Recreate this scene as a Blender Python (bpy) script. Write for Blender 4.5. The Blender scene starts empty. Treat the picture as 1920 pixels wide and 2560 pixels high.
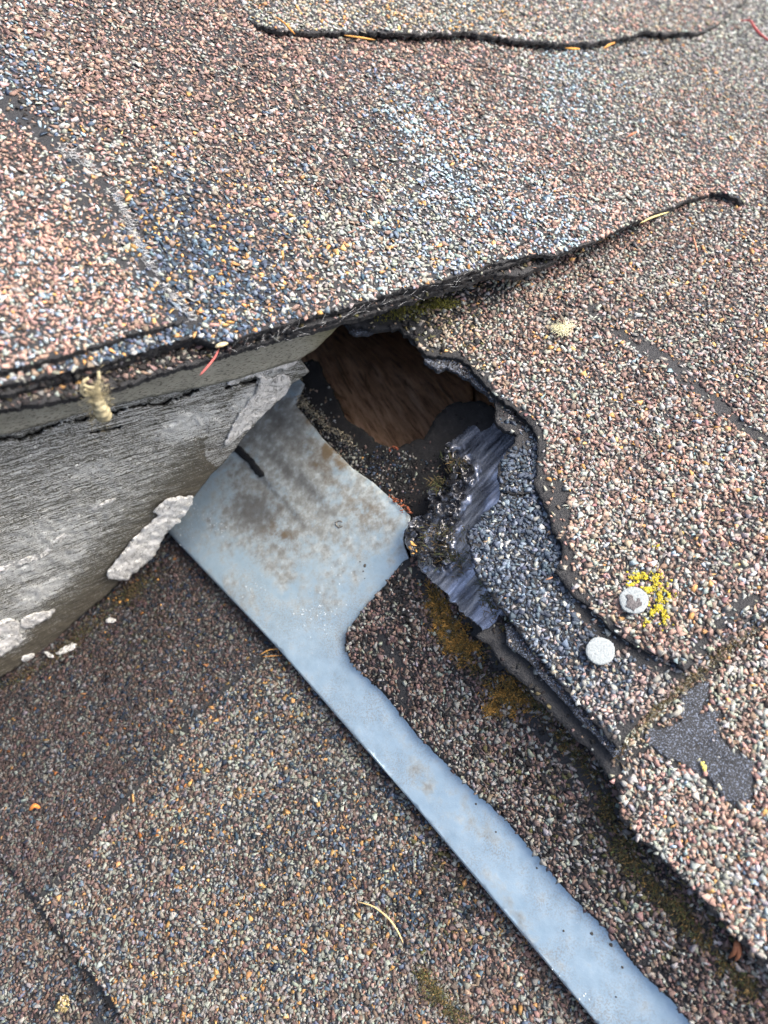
import bpy, math
import numpy as np
from mathutils import Vector, Matrix, geometry

R = math.radians
sc = bpy.context.scene
rng = np.random.default_rng(7)

# ------------------------------------------------------------------ camera, sky, sun, exposure
HFOV = 54.0
FPX = 960 / math.tan(R(HFOV / 2))            # focal length in photograph pixels (1920 wide)
CAM = np.array([0.0, 0.0, 1.0])
PITCH = R(37)                                 # camera looks down, 37 degrees off the plumb line
cam = bpy.data.objects.new('camera', bpy.data.cameras.new('camera'))
sc.collection.objects.link(cam)
cam.location = CAM
cam.rotation_euler = (PITCH, 0, 0)
cam.data.sensor_fit = 'HORIZONTAL'
cam.data.sensor_width = 36
cam.data.lens = 18 / math.tan(R(HFOV / 2))
cam.data.clip_start = 0.01
cam.data.clip_end = 200
cam.data.dof.use_dof = True
cam.data.dof.focus_distance = 0.315
cam.data.dof.aperture_fstop = 11
sc.camera = cam

SUN_EL, SUN_AZ = R(56), R(88)                 # azimuth clockwise from +Y
world = bpy.data.worlds.new('World')
sc.world = world
world.use_nodes = True
wn = world.node_tree
bg = wn.nodes['Background']
sky = wn.nodes.new('ShaderNodeTexSky')
sky.sky_type = 'NISHITA'
sky.sun_disc = False
sky.sun_elevation = SUN_EL
sky.sun_rotation = SUN_AZ
sky.air_density = 0.7
sky.dust_density = 7.0
sky.ozone_density = 1.0
wn.links.new(sky.outputs[0], bg.inputs[0])
bg.inputs[1].default_value = 0.15
sl = bpy.data.lights.new('sun', 'SUN')
sl.energy = 1.3
sl.angle = R(42)
sl.color = (1.0, 0.95, 0.88)
sun = bpy.data.objects.new('sun', sl)
sc.collection.objects.link(sun)
sd = Vector((math.sin(SUN_AZ) * math.cos(SUN_EL), math.cos(SUN_AZ) * math.cos(SUN_EL), math.sin(SUN_EL)))
sun.rotation_euler = sd.to_track_quat('Z', 'Y').to_euler()
sun.location = (0, 0, 3)
sc.view_settings.view_transform = 'Standard'
sc.view_settings.look = 'None'
sc.view_settings.gamma = 1
sc.view_settings.exposure = 1.48
sc.render.engine = 'CYCLES'

# ------------------------------------------------------------------ real surfaces from measured depths
# each surface is a smooth sheet in space; K / s is its distance from the lens in metres along the view axis
K = 4.035
CR, SR = math.cos(PITCH), math.sin(PITCH)

def unproject(x, y, s):
    d = K / np.maximum(s, 2.0)
    X = (x - 960) / FPX * d
    Y = -(y - 1280) / FPX * d
    Z = -d
    return np.stack([X + CAM[0], CR * Y - SR * Z + CAM[1], SR * Y + CR * Z + CAM[2]], -1)

def basis(x, y):
    u = (np.asarray(x, float) - 960) / 960
    v = (np.asarray(y, float) - 1280) / 960
    return np.stack([np.ones_like(u), u, v, u * v, u * u, v * v], -1)

def surf(pts, ridge=0.15):
    p = np.array(pts, float)
    A = basis(p[:, 0], p[:, 1])
    w = np.diag([1e-6, 1e-6, 1e-6, ridge, ridge, ridge])
    c = np.linalg.solve(A.T @ A + w, A.T @ p[:, 2])
    return lambda x, y: basis(x, y) @ c

S_R = surf([(1850, 480, 10.2), (1390, 620, 11.2), (850, 800, 12.2), (1100, 880, 12.5), (1800, 800, 11.9),
            (1550, 1500, 14.6), (1250, 1100, 12.7), (1170, 1320, 13.0), (1400, 1400, 13.9), (1850, 1500, 14.8),
            (1700, 1700, 15.1), (1550, 1950, 15.3), (1850, 2400, 16.6), (1225, 1600, 13.7)])
S_F = surf([(430, 1330, 9.6), (1025, 1290, 11.6), (1300, 1900, 13.3), (1500, 2100, 14.4), (1480, 2560, 14.4),
            (1724, 2560, 15.4), (860, 1600, 11.3), (1920, 2460, 16.0), (716, 985, 10.1), (694, 1620, 10.8),
            (1041, 2019, 12.5), (1225, 1603, 12.9), (1200, 1200, 12.0)])
S_L = surf([(0, 1700, 10.0), (300, 2300, 12.1), (0, 2560, 12.7), (300, 1500, 9.6), (430, 1340, 9.35),
            (694, 1620, 10.65), (1041, 2019, 12.25), (1480, 2560, 14.1)])
S_U = surf([(100, 700, 16.5), (100, 100, 13.0), (0, 950, 17.5), (500, 850, 15.8), (850, 790, 14.1),
            (1100, 700, 13.1), (1390, 600, 12.2), (1850, 480, 10.9), (1700, 200, 9.3), (1900, 0, 7.8),
            (800, 50, 11.0), (800, 400, 12.6), (1500, -100, 8.0)])
S_T = surf([(0, 1010, 16.2), (0, 1089, 15.7), (855, 806, 12.9), (743, 902, 12.0), (493, 971, 13.3), (493, 900, 14.1)], .02)
S_B = surf([(0, 1089, 15.3), (500, 963, 13.1), (743, 902, 11.8), (716, 983, 11.2), (589, 1122, 10.75), (485, 1240, 10.2),
            (300, 1457, 10.0), (0, 1692, 10.15), (0, 1350, 12.8), (250, 1250, 11.7)], .05)
S_M = surf([(1035, 1395, 12.1), (1225, 1603, 13.35), (1192, 1048, 11.6), (1288, 1095, 12.2), (1250, 1230, 12.5),
            (1120, 1210, 11.9), (1200, 1300, 12.6), (1260, 1557, 13.6), (1150, 1440, 12.8)], .05)

def frame(S, x, y):
    """points, unit normals (towards the lens side) and tangents of a surface"""
    P = unproject(x, y, S(x, y))
    Px = unproject(x + 3, y, S(x + 3, y)) - unproject(x - 3, y, S(x - 3, y))
    Py = unproject(x, y + 3, S(x, y + 3)) - unproject(x, y - 3, S(x, y - 3))
    n = np.cross(Py, Px)
    n /= np.linalg.norm(n, axis=-1, keepdims=True)
    flip = np.sum(n * (CAM - P), -1) < 0
    n[flip] *= -1
    t = Px / np.linalg.norm(Px, axis=-1, keepdims=True)
    return P, n, t

def lift(P, n, h):
    """raise points h metres (measured along the surface normal) on their own line of sight, so a ply keeps its traced outline"""
    r = CAM - P
    r = r / np.linalg.norm(r, axis=-1, keepdims=True)
    c = np.clip(np.sum(r * n, -1, keepdims=True), .35, 1)
    h = np.asarray(h, float)
    if h.ndim == 1: h = h[:, None]
    return P + r * h / c

# ------------------------------------------------------------------ numpy noise
def _hash(ix, iy, seed):
    h = (ix.astype(np.int64) * 374761393 + iy.astype(np.int64) * 668265263 + seed * 1274126177) & 0xFFFFFFFF
    h = ((h ^ (h >> 13)) * 1103515245) & 0xFFFFFFFF
    h = ((h ^ (h >> 16)) * 2246822519) & 0xFFFFFFFF
    return ((h ^ (h >> 15)) & 0xFFFFFF) / 0xFFFFFF * 2 - 1

def vn(x, y, seed=0):
    x = np.asarray(x, float); y = np.asarray(y, float)
    ix, iy = np.floor(x), np.floor(y)
    fx, fy = x - ix, y - iy
    fx = fx * fx * (3 - 2 * fx); fy = fy * fy * (3 - 2 * fy)
    a = _hash(ix, iy, seed); b = _hash(ix + 1, iy, seed)
    c = _hash(ix, iy + 1, seed); d = _hash(ix + 1, iy + 1, seed)
    return (a * (1 - fx) + b * fx) * (1 - fy) + (c * (1 - fx) + d * fx) * fy

def fbm(x, y, scale, octv=3, seed=0):
    r = 0; amp = 1; tot = 0
    for o in range(octv):
        r = r + amp * vn(np.asarray(x) / scale + 13.7 * o, np.asarray(y) / scale - 7.1 * o, seed + o)
        tot += amp; amp *= .5; scale /= 2.03
    return r / tot

def seg_dist(x, y, line, width=None, closed=False):
    """distance to a polyline; with per-vertex widths, distance divided by local width"""
    L = list(line) + ([line[0]] if closed else [])
    best = np.full(np.shape(x), 1e9)
    for i in range(len(L) - 1):
        ax, ay = L[i][:2]; bx, by = L[i + 1][:2]
        dx, dy = bx - ax, by - ay
        t = np.clip(((x - ax) * dx + (y - ay) * dy) / max(dx * dx + dy * dy, 1e-9), 0, 1)
        d = np.hypot(x - ax - t * dx, y - ay - t * dy)
        best = np.minimum(best, d)
    return best

def inside(x, y, poly):
    x = np.asarray(x, float); y = np.asarray(y, float)
    r = np.zeros(x.shape, bool)
    n = len(poly)
    for i in range(n):
        x0, y0 = poly[i][:2]; x1, y1 = poly[(i + 1) % n][:2]
        c = (y0 > y) != (y1 > y)
        if y1 != y0:
            r ^= c & (x < (x1 - x0) * (y - y0) / (y1 - y0) + x0)
    return r

def rag(poly, amp=4, step=7, scale=26, seed=1):
    out = []
    n = len(poly)
    for i in range(n):
        a = np.array(poly[i][:2], float); b = np.array(poly[(i + 1) % n][:2], float)
        L = np.hypot(*(b - a))
        k = max(1, int(L / step))
        nx, ny = (b - a)[1] / max(L, 1e-6), -(b - a)[0] / max(L, 1e-6)
        for j in range(k):
            p = a + (b - a) * j / k
            o = amp * float(fbm(p[0], p[1], scale, 3, seed)) * (1.0 if j else .5) * 1.5
            out.append((p[0] + nx * o, p[1] + ny * o))
    return out

# ------------------------------------------------------------------ mesh and object helpers
ROOT = {}

def mesh_from(name, V, F, mat, root=None, cols=None, extra=None, smooth=False):
    """V (n,3) world points, F (m,3) triangles; linked as ONE object under root"""
    V = np.asarray(V, float); F = np.asarray(F, np.int32)
    org = np.array(ROOT[root.name]) if root is not None else V.mean(0)
    me = bpy.data.meshes.new(name)
    W = (V - org).astype(np.float32)
    me.vertices.add(len(W)); me.vertices.foreach_set('co', W.ravel())
    me.loops.add(F.size); me.loops.foreach_set('vertex_index', F.ravel())
    me.polygons.add(len(F)); me.polygons.foreach_set('loop_start', np.arange(0, F.size, 3, dtype=np.int32))
    if smooth:
        me.polygons.foreach_set('use_smooth', np.ones(len(F), bool))
    me.update(calc_edges=True)
    if cols is not None:
        at = me.attributes.new('Col', 'FLOAT_COLOR', 'POINT')
        c = np.ones((len(W), 4), np.float32); c[:, :3] = cols
        at.data.foreach_set('color', c.ravel())
    for k, a in (extra or {}).items():
        a = np.asarray(a, np.float32)
        if a.ndim == 1:
            at = me.attributes.new(k, 'FLOAT', 'POINT'); at.data.foreach_set('value', a)
        else:
            at = me.attributes.new(k, 'FLOAT_VECTOR', 'POINT'); at.data.foreach_set('vector', a.ravel())
    me.materials.append(mat)
    o = bpy.data.objects.new(name, me)
    sc.collection.objects.link(o)
    if root is not None:
        o.parent = root
    else:
        o.location = org
    ROOT[o.name] = tuple(org)
    return o

def tag(o, label, cat, group=None, kind=None):
    o['label'] = label; o['category'] = cat
    if group: o['group'] = group
    if kind: o['kind'] = kind
    return o

def thing(name, p, label, cat, group=None):
    o = bpy.data.objects.new(name, None)
    o.empty_display_size = .005
    sc.collection.objects.link(o)
    o.location = p
    ROOT[o.name] = tuple(float(q) for q in p)
    return tag(o, label, cat, group)

def sheet(poly, res, seed=3):
    """triangulate a polygon of photo coordinates with jittered interior points"""
    P = np.array([p[:2] for p in poly], float)
    r = np.random.default_rng(seed)
    x0, y0 = P.min(0); x1, y1 = P.max(0)
    gx, gy = np.meshgrid(np.arange(x0, x1, res), np.arange(y0, y1, res * .87))
    gx[::2] += res / 2
    gx = gx.ravel() + r.uniform(-.2, .2, gx.size) * res
    gy = gy.ravel() + r.uniform(-.2, .2, gy.size) * res
    m = inside(gx, gy, poly)
    gx, gy = gx[m], gy[m]
    keep = np.ones(len(gx), bool)
    ds = seg_dist(gx, gy, poly, closed=True)
    keep = ds > res * .45
    pts = [Vector((float(a), float(b))) for a, b in P] + [Vector((float(a), float(b))) for a, b in zip(gx[keep], gy[keep])]
    n = len(P)
    v, e, f, *_ = geometry.delaunay_2d_cdt(pts, [], [list(range(n))], 1, 1e-5)
    V = np.array([(q.x, q.y) for q in v]); F = np.array([list(t) for t in f if len(t) == 3], np.int64)
    a = V[F[:, 1]] - V[F[:, 0]]; b = V[F[:, 2]] - V[F[:, 0]]
    neg = (a[:, 0] * b[:, 1] - a[:, 1] * b[:, 0]) > 0     # photo y points down: make faces look at the lens
    F[neg] = F[neg][:, ::-1]
    return V, F

def slab(name, poly, S, h, th, mat, root=None, res=14, ragamp=4, ragscale=26, seed=1, side=.35, cols=None, extra=None,
         smooth=False, ragstep=7):
    """a solid sheet: top follows S raised by h(x,y) millimetres, th millimetres thick, ragged cut edge"""
    pl = rag(poly, ragamp, ragstep, ragscale, seed) if ragamp else poly
    V2, F = sheet(pl, res, seed)
    hf = h if callable(h) else (lambda x, y: np.full(np.shape(x), float(h)))
    x, y = V2[:, 0], V2[:, 1]
    P, n, t = frame(S, x, y)
    hh = hf(x, y)[:, None] / 1000
    top = lift(P, n, hh)
    r = np.random.default_rng(seed + 50)
    E = {}
    for tri in F:
        for a, b in ((tri[0], tri[1]), (tri[1], tri[2]), (tri[2], tri[0])):
            E[(a, b)] = 1
    be = [(a, b) for (a, b) in E if (b, a) not in E]
    bv = sorted({i for e in be for i in e}); ix = {b: k for k, b in enumerate(bv)}
    nb = len(bv); N = len(top)
    rings = []
    for fr in (.33, .66, 1.0):
        q = top[bv] - n[bv] * th * fr / 1000
        q += r.normal(0, 1, q.shape) * side * (.35 if fr == 1 else .6) / 1000
        rings.append(q)
    verts = [top] + rings
    base = [None] + [N + k * nb for k in range(3)]
    FF = [F]
    for k in range(3):
        for a, b in be:
            ia, ib = (a, b) if k == 0 else (base[k] + ix[a], base[k] + ix[b])
            ja, jb = base[k + 1] + ix[a], base[k + 1] + ix[b]
            FF.append([(ib, ia, ja), (ib, ja, jb)])
    # underside
    low = top - n * th / 1000
    low[bv] = rings[-1]
    off = N + 3 * nb
    verts.append(low)
    FF.append(F[:, ::-1] + off)
    Vall = np.concatenate(verts); Fall = np.concatenate([np.asarray(f).reshape(-1, 3) for f in FF])
    idx = np.concatenate([np.arange(N), np.tile(bv, 3), np.arange(N)]).astype(int)
    ex = {}
    if extra:
        for k, fn in extra.items():
            ex[k] = fn(x, y, top)[idx]
    cc = None
    if cols is not None:
        cc = cols(x, y)[idx]
    return mesh_from(name, Vall, Fall, mat, root, cols=cc, extra=ex, smooth=smooth)

# ------------------------------------------------------------------ materials
def M_(name):
    m = bpy.data.materials.new(name)
    m.use_nodes = True
    nt = m.node_tree
    return m, nt, nt.nodes['Principled BSDF']

def N_(nt, typ, **kw):
    n = nt.nodes.new(typ)
    for k, v in kw.items():
        if k.startswith('i_'):
            n.inputs[k[2:].replace('_', ' ')].default_value = v
        else:
            setattr(n, k, v)
    return n

def coords(nt, attr=None, scale=(1, 1, 1)):
    if attr:
        a = N_(nt, 'ShaderNodeAttribute', attribute_name=attr); out = a.outputs['Vector']
    else:
        a = N_(nt, 'ShaderNodeTexCoord'); out = a.outputs['Object']
    mp = N_(nt, 'ShaderNodeMapping'); mp.inputs['Scale'].default_value = scale
    nt.links.new(out, mp.inputs[0])
    return mp.outputs[0]

def noise(nt, vec, scale, detail=3, rough=.6, dist=0):
    n = N_(nt, 'ShaderNodeTexNoise'); n.inputs['Scale'].default_value = scale
    n.inputs['Detail'].default_value = detail; n.inputs['Roughness'].default_value = rough
    n.inputs['Distortion'].default_value = dist
    nt.links.new(vec, n.inputs['Vector'])
    return n.outputs['Fac']

def ramp(nt, fac, stops):
    r = N_(nt, 'ShaderNodeValToRGB')
    el = r.color_ramp.elements
    while len(el) < len(stops): el.new(.5)
    for e, (p, c) in zip(el, stops):
        e.position = p; e.color = (*c, 1) if len(c) == 3 else c
    nt.links.new(fac, r.inputs[0])
    return r.outputs[0]

def mix(nt, fac, a, b, mode='MIX'):
    m = N_(nt, 'ShaderNodeMix', data_type='RGBA', blend_type=mode)
    for s, v in ((m.inputs[0], fac), (m.inputs[6], a), (m.inputs[7], b)):
        if isinstance(v, (int, float)): s.default_value = v
        elif isinstance(v, tuple): s.default_value = (*v, 1)
        else: nt.links.new(v, s)
    return m.outputs[2]

def mth(nt, op, a, b=0.0, c=0.0):
    m = N_(nt, 'ShaderNodeMath', operation=op)
    for s, v in zip(m.inputs, (a, b, c)):
        if isinstance(v, (int, float)): s.default_value = v
        else: nt.links.new(v, s)
    return m.outputs[0]

def bump(nt, bs, hgt, strength, dist):
    b = N_(nt, 'ShaderNodeBump'); b.inputs['Strength'].default_value = strength
    b.inputs['Distance'].default_value = dist
    nt.links.new(hgt, b.inputs['Height']); nt.links.new(b.outputs[0], bs.inputs['Normal'])

def mat_granule():
    m, nt, bs = M_('stone granule')
    a = N_(nt, 'ShaderNodeAttribute', attribute_name='Col')
    v = coords(nt)
    f = noise(nt, v, 2200, 2)
    c = mix(nt, 1.0, a.outputs['Color'], ramp(nt, f, [(.3, (.72, .72, .72)), (.7, (1.2, 1.2, 1.2))]), 'MULTIPLY')
    nt.links.new(c, bs.inputs['Base Color'])
    bs.inputs['Roughness'].default_value = .85
    bs.inputs['Specular IOR Level'].default_value = .2
    bump(nt, bs, f, .35, .0003)
    return m

def mat_asphalt(name, dark=.018, lite=.055, rough=.5, sc_=900, bmp=.8, tint=(1, 1, 1.08)):
    m, nt, bs = M_(name)
    v = coords(nt)
    f = noise(nt, v, sc_, 4, .7)
    g = noise(nt, v, 90, 3, .6)
    fg = mth(nt, 'ADD', mth(nt, 'MULTIPLY', f, .7), mth(nt, 'MULTIPLY', g, .3))
    t = np.array(tint)
    c = ramp(nt, fg, [(.36, tuple(dark * t)), (.6, tuple(lite * t)), (.72, tuple(lite * 2.6 * t))])
    nt.links.new(c, bs.inputs['Base Color'])
    bs.inputs['Roughness'].default_value = rough
    bs.inputs['Specular IOR Level'].default_value = .5
    bump(nt, bs, f, bmp, .0008)
    return m

def mat_simple(name, col, rough=.6, scale=600, var=.35, bmp=.3, spec=.4):
    m, nt, bs = M_(name)
    v = coords(nt)
    f = noise(nt, v, scale, 3)
    c = ramp(nt, f, [(.3, tuple(np.array(col) * (1 - var))), (.7, tuple(np.array(col) * (1 + var)))])
    nt.links.new(c, bs.inputs['Base Color'])
    bs.inputs['Roughness'].default_value = rough
    bs.inputs['Specular IOR Level'].default_value = spec
    bump(nt, bs, f, bmp, .0005)
    return m

def mat_attr(name, rough=.7, spec=.3, scale=1500):
    m, nt, bs = M_(name)
    a = N_(nt, 'ShaderNodeAttribute', attribute_name='Col')
    f = noise(nt, coords(nt), scale, 2)
    c = mix(nt, 1.0, a.outputs['Color'], ramp(nt, f, [(.3, (.65, .65, .65)), (.7, (1.3, 1.3, 1.3))]), 'MULTIPLY')
    nt.links.new(c, bs.inputs['Base Color'])
    bs.inputs['Roughness'].default_value = rough
    bs.inputs['Specular IOR Level'].default_value = spec
    return m

def mat_metal():
    """galvanised steel: spangle, dull oxide, brown grime, black grime with painted-in shade by the 'stain' attributes"""
    m, nt, bs = M_('galvanised steel')
    v = coords(nt)
    st = N_(nt, 'ShaderNodeAttribute', attribute_name='stain').outputs['Fac']
    dk = N_(nt, 'ShaderNodeAttribute', attribute_name='soot_shade').outputs['Fac']
    fine = noise(nt, v, 1500, 3, .7)
    med = noise(nt, v, 150, 5, .65)
    big = noise(nt, v, 45, 4, .6)
    base = ramp(nt, med, [(.3, (.33, .455, .53)), (.55, (.41, .535, .60)), (.75, (.52, .63, .67))])
    # chalky spangle flecks
    fl = ramp(nt, noise(nt, v, 700, 3, .8), [(.66, (0, 0, 0)), (.72, (1, 1, 1))])
    base = mix(nt, mth(nt, 'MULTIPLY', fl, .55), base, (.72, .76, .78))
    # light brown speckle everywhere
    sp = mth(nt, 'MULTIPLY', ramp(nt, fine, [(.50, (0, 0, 0)), (.57, (1, 1, 1))]), ramp(nt, big, [(.40, (0, 0, 0)), (.58, (1, 1, 1))]))
    base = mix(nt, mth(nt, 'MULTIPLY', sp, .6), base, (.30, .28, .24))
    # oxide stain
    edge = mth(nt, 'ADD', st, mth(nt, 'MULTIPLY', mth(nt, 'SUBTRACT', med, .5), 1.5))
    sm = ramp(nt, edge, [(.15, (0, 0, 0)), (.55, (1, 1, 1))])
    scol = ramp(nt, noise(nt, v, 260, 5, .7), [(.3, (.12, .11, .09)), (.5, (.24, .24, .21)), (.68, (.42, .46, .45))])
    base = mix(nt, mth(nt, 'MULTIPLY', sm, .85), base, scol)
    e2 = mth(nt, 'ADD', dk, mth(nt, 'MULTIPLY', mth(nt, 'SUBTRACT', med, .5), 1.1))
    dm = ramp(nt, e2, [(.2, (0, 0, 0)), (.75, (1, 1, 1))])
    base = mix(nt, mth(nt, 'MULTIPLY', dm, .8), base, (.07, .068, .066))  # dark grime and the upper sheet's shade, both painted into the colour
    rt = N_(nt, 'ShaderNodeAttribute', attribute_name='rust').outputs['Fac']
    e3 = mth(nt, 'ADD', rt, mth(nt, 'MULTIPLY', mth(nt, 'SUBTRACT', med, .5), 1.3))
    rm = ramp(nt, e3, [(.25, (0, 0, 0)), (.65, (1, 1, 1))])
    base = mix(nt, mth(nt, 'MULTIPLY', rm, .85), base, (.13, .085, .035))
    nt.links.new(base, bs.inputs['Base Color'])
    met = mth(nt, 'SUBTRACT', .30, mth(nt, 'MULTIPLY', mth(nt, 'ADD', sm, dm), .35))
    nt.links.new(mth(nt, 'MAXIMUM', met, 0.0), bs.inputs['Metallic'])
    ro = mth(nt, 'ADD', .38, mth(nt, 'MULTIPLY', sm, .25))
    nt.links.new(mth(nt, 'ADD', mth(nt, 'SUBTRACT', ro, .06), mth(nt, 'MULTIPLY', fine, .14)), bs.inputs['Roughness'])
    bump(nt, bs, mth(nt, 'ADD', mth(nt, 'MULTIPLY', fine, .4), med), .25, .0006)
    return m

def mat_board():
    """weathered wood with the remains of white paint; 'guv' runs along the grain in metres"""
    m, nt, bs = M_('weathered painted wood')
    pa = N_(nt, 'ShaderNodeAttribute', attribute_name='paint').outputs['Fac']
    br = N_(nt, 'ShaderNodeAttribute', attribute_name='damp').outputs['Fac']
    g1 = noise(nt, coords(nt, 'guv', (70, 1100, 1)), 1, 4, .65, .3)
    g2 = noise(nt, coords(nt, 'guv', (420, 1900, 1)), 1, 3, .7)
    g3 = noise(nt, coords(nt, 'guv', (1500, 2600, 1)), 1, 2, .6)
    wood = ramp(nt, g1, [(.32, (.05, .051, .04)), (.5, (.15, .15, .122)), (.7, (.27, .27, .225))])
    wood = mix(nt, br, wood, ramp(nt, g1, [(.3, (.045, .04, .03)), (.7, (.15, .135, .10))]))
    w = mth(nt, 'ADD', mth(nt, 'MULTIPLY', g1, .36), mth(nt, 'ADD', mth(nt, 'MULTIPLY', g2, .34), mth(nt, 'MULTIPLY', g3, .30)))
    th = mth(nt, 'ADD', w, mth(nt, 'MULTIPLY', mth(nt, 'SUBTRACT', pa, .5), .20))
    pm = ramp(nt, th, [(.485, (0, 0, 0)), (.52, (1, 1, 1))])
    pc = ramp(nt, g3, [(.3, (.38, .40, .38)), (.7, (.72, .74, .71))])
    c = mix(nt, pm, wood, pc)
    gap_shade = N_(nt, 'ShaderNodeAttribute', attribute_name='split').outputs['Fac']
    c = mix(nt, gap_shade, c, (.012, .012, .009))  # shade inside the gap painted near-black into the wood colour
    nt.links.new(c, bs.inputs['Base Color'])
    bs.inputs['Roughness'].default_value = .75
    bs.inputs['Specular IOR Level'].default_value = .25
    bump(nt, bs, mth(nt, 'ADD', w, mth(nt, 'MULTIPLY', pm, .5)), .9, .0012)
    return m

def mat_trim():
    m, nt, bs = M_('grey beige paint')
    v = coords(nt)
    f = noise(nt, v, 130, 4)
    s1 = noise(nt, coords(nt, 'guv', (500, 1400, 1)), 1, 3, .7)
    c = ramp(nt, f, [(.3, (.30, .295, .235)), (.7, (.42, .41, .33))])
    sp = ramp(nt, s1, [(.55, (0, 0, 0)), (.60, (1, 1, 1))])
    c = mix(nt, mth(nt, 'MULTIPLY', sp, .75), c, (.04, .035, .02))
    mo = N_(nt, 'ShaderNodeAttribute', attribute_name='damp').outputs['Fac']
    c = mix(nt, mth(nt, 'MULTIPLY', mo, .7), c, (.16, .15, .03))
    nt.links.new(c, bs.inputs['Base Color'])
    bs.inputs['Roughness'].default_value = .65
    bump(nt, bs, mth(nt, 'ADD', s1, f), .5, .0006)
    return m

def mat_deck():
    m, nt, bs = M_('bare roof deck wood')
    g1 = noise(nt, coords(nt, 'guv', (35, 420, 1)), 1, 4, .6, .6)
    g2 = noise(nt, coords(nt, 'guv', (150, 1500, 1)), 1, 3, .7)
    f = mth(nt, 'ADD', mth(nt, 'MULTIPLY', g1, .6), mth(nt, 'MULTIPLY', g2, .4))
    c = ramp(nt, f, [(.36, (.14, .07, .038)), (.5, (.60, .37, .22)), (.62, (.85, .60, .40))])
    nt.links.new(c, bs.inputs['Base Color'])
    bs.inputs['Roughness'].default_value = .6
    bump(nt, bs, f, .8, .0012)
    return m

def mat_tar():
    m, nt, bs = M_('glossy black membrane')
    v = coords(nt)
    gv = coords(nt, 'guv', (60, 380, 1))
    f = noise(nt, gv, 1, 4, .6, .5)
    g = noise(nt, v, 500, 3, .6)
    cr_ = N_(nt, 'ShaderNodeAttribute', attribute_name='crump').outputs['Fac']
    film = mth(nt, 'ADD', cr_, mth(nt, 'MULTIPLY', mth(nt, 'SUBTRACT', noise(nt, v, 190, 4, .6), .5), 1.6))  # smooth zone that takes the painted sheen
    sheen_mask = ramp(nt, film, [(.3, (1, 1, 1)), (.75, (0, 0, 0))])
    nt.links.new(mix(nt, sheen_mask, (.018, .019, .023), ramp(nt, f, [(.30, (.04, .048, .065)), (.50, (.24, .27, .33)), (.70, (.66, .71, .80))])), bs.inputs['Base Color'])  # sky reflection and highlight streaks painted into the base colour
    nt.links.new(mth(nt, 'MULTIPLY', sheen_mask, .6), bs.inputs['Metallic'])
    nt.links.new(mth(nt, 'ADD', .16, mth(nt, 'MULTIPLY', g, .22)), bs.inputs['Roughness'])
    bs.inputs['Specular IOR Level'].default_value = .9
    bs.inputs['Coat Weight'].default_value = 1.0
    bs.inputs['Coat Roughness'].default_value = .22
    bump(nt, bs, mth(nt, 'ADD', f, mth(nt, 'MULTIPLY', g, .12)), .16, .0006)
    return m

MG = mat_granule()
MA = mat_asphalt('asphalt shingle body', .010, .022, .55, 1100, 1.0, (.94, 1.02, 1.14))
MAB = mat_asphalt('bald glittering asphalt', .010, .030, .42, 1300, 1.0, (.92, 1.04, 1.22))
def _paint_glints(m):
    nt = m.node_tree; bs = nt.nodes['Principled BSDF']
    src = bs.inputs['Base Color'].links[0].from_socket
    f = noise(nt, coords(nt), 1900, 2, .6)
    c = mix(nt, ramp(nt, f, [(.54, (0, 0, 0)), (.64, (.9, .9, .9))]), src, (.22, .27, .36))  # sparkle painted on as pale blue flecks
    nt.links.new(c, bs.inputs['Base Color'])
_paint_glints(MAB)
MFELT = mat_asphalt('old black felt', .005, .014, .85, 500, .7, (1.05, 1, .98))
MMET = mat_metal(); MB_ = mat_board(); MT = mat_trim(); MD = mat_deck(); MTAR = mat_tar()
MATT = mat_attr('natural debris')
MFIB = mat_simple('white glass fibre', (.6, .62, .62), .6, 900, .15, .1)
def mat_paint():
    m, nt, bs = M_('thick white paint flake')
    v = coords(nt)
    f = noise(nt, v, 420, 4, .7)
    g = noise(nt, v, 160, 4, .6, 1.2)
    cr_ = mth(nt, 'ABSOLUTE', mth(nt, 'SUBTRACT', g, .5))
    c = ramp(nt, f, [(.3, (.50, .50, .46)), (.5, (.70, .70, .66)), (.7, (.80, .80, .77))])
    c = mix(nt, ramp(nt, cr_, [(.004, (.8, .8, .8)), (.016, (0, 0, 0))]), c, (.10, .10, .085))
    nt.links.new(c, bs.inputs['Base Color'])
    bs.inputs['Roughness'].default_value = .65
    bump(nt, bs, mth(nt, 'ADD', f, mth(nt, 'MULTIPLY', mth(nt, 'MINIMUM', cr_, .04), 12)), .9, .0008)
    return m
MPAINT = mat_paint()
MZINC = mat_simple('dull zinc nail', (.27, .305, .31), .62, 1300, .25, .6, .35)
MRUST = mat_simple('exposed rough zinc', (.095, .09, .092), .6, 1500, .5, .9)

# ------------------------------------------------------------------ granules
PAL = dict(brown=(.225, .160, .132), pink=(.40, .265, .215), mauve=(.15, .112, .10), grey=(.28, .275, .245),
           light=(.34, .355, .325), white=(.50, .52, .49), navy=(.055, .079, .113), blue=(.14, .185, .24),
           sky=(.33, .42, .47), amber=(.50, .29, .12), orange=(.50, .20, .06), black=(.03, .028, .028),
           tan=(.33, .27, .20), olive=(.11, .10, .05))
PK = list(PAL); PC = np.array([PAL[k] for k in PK])

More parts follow.
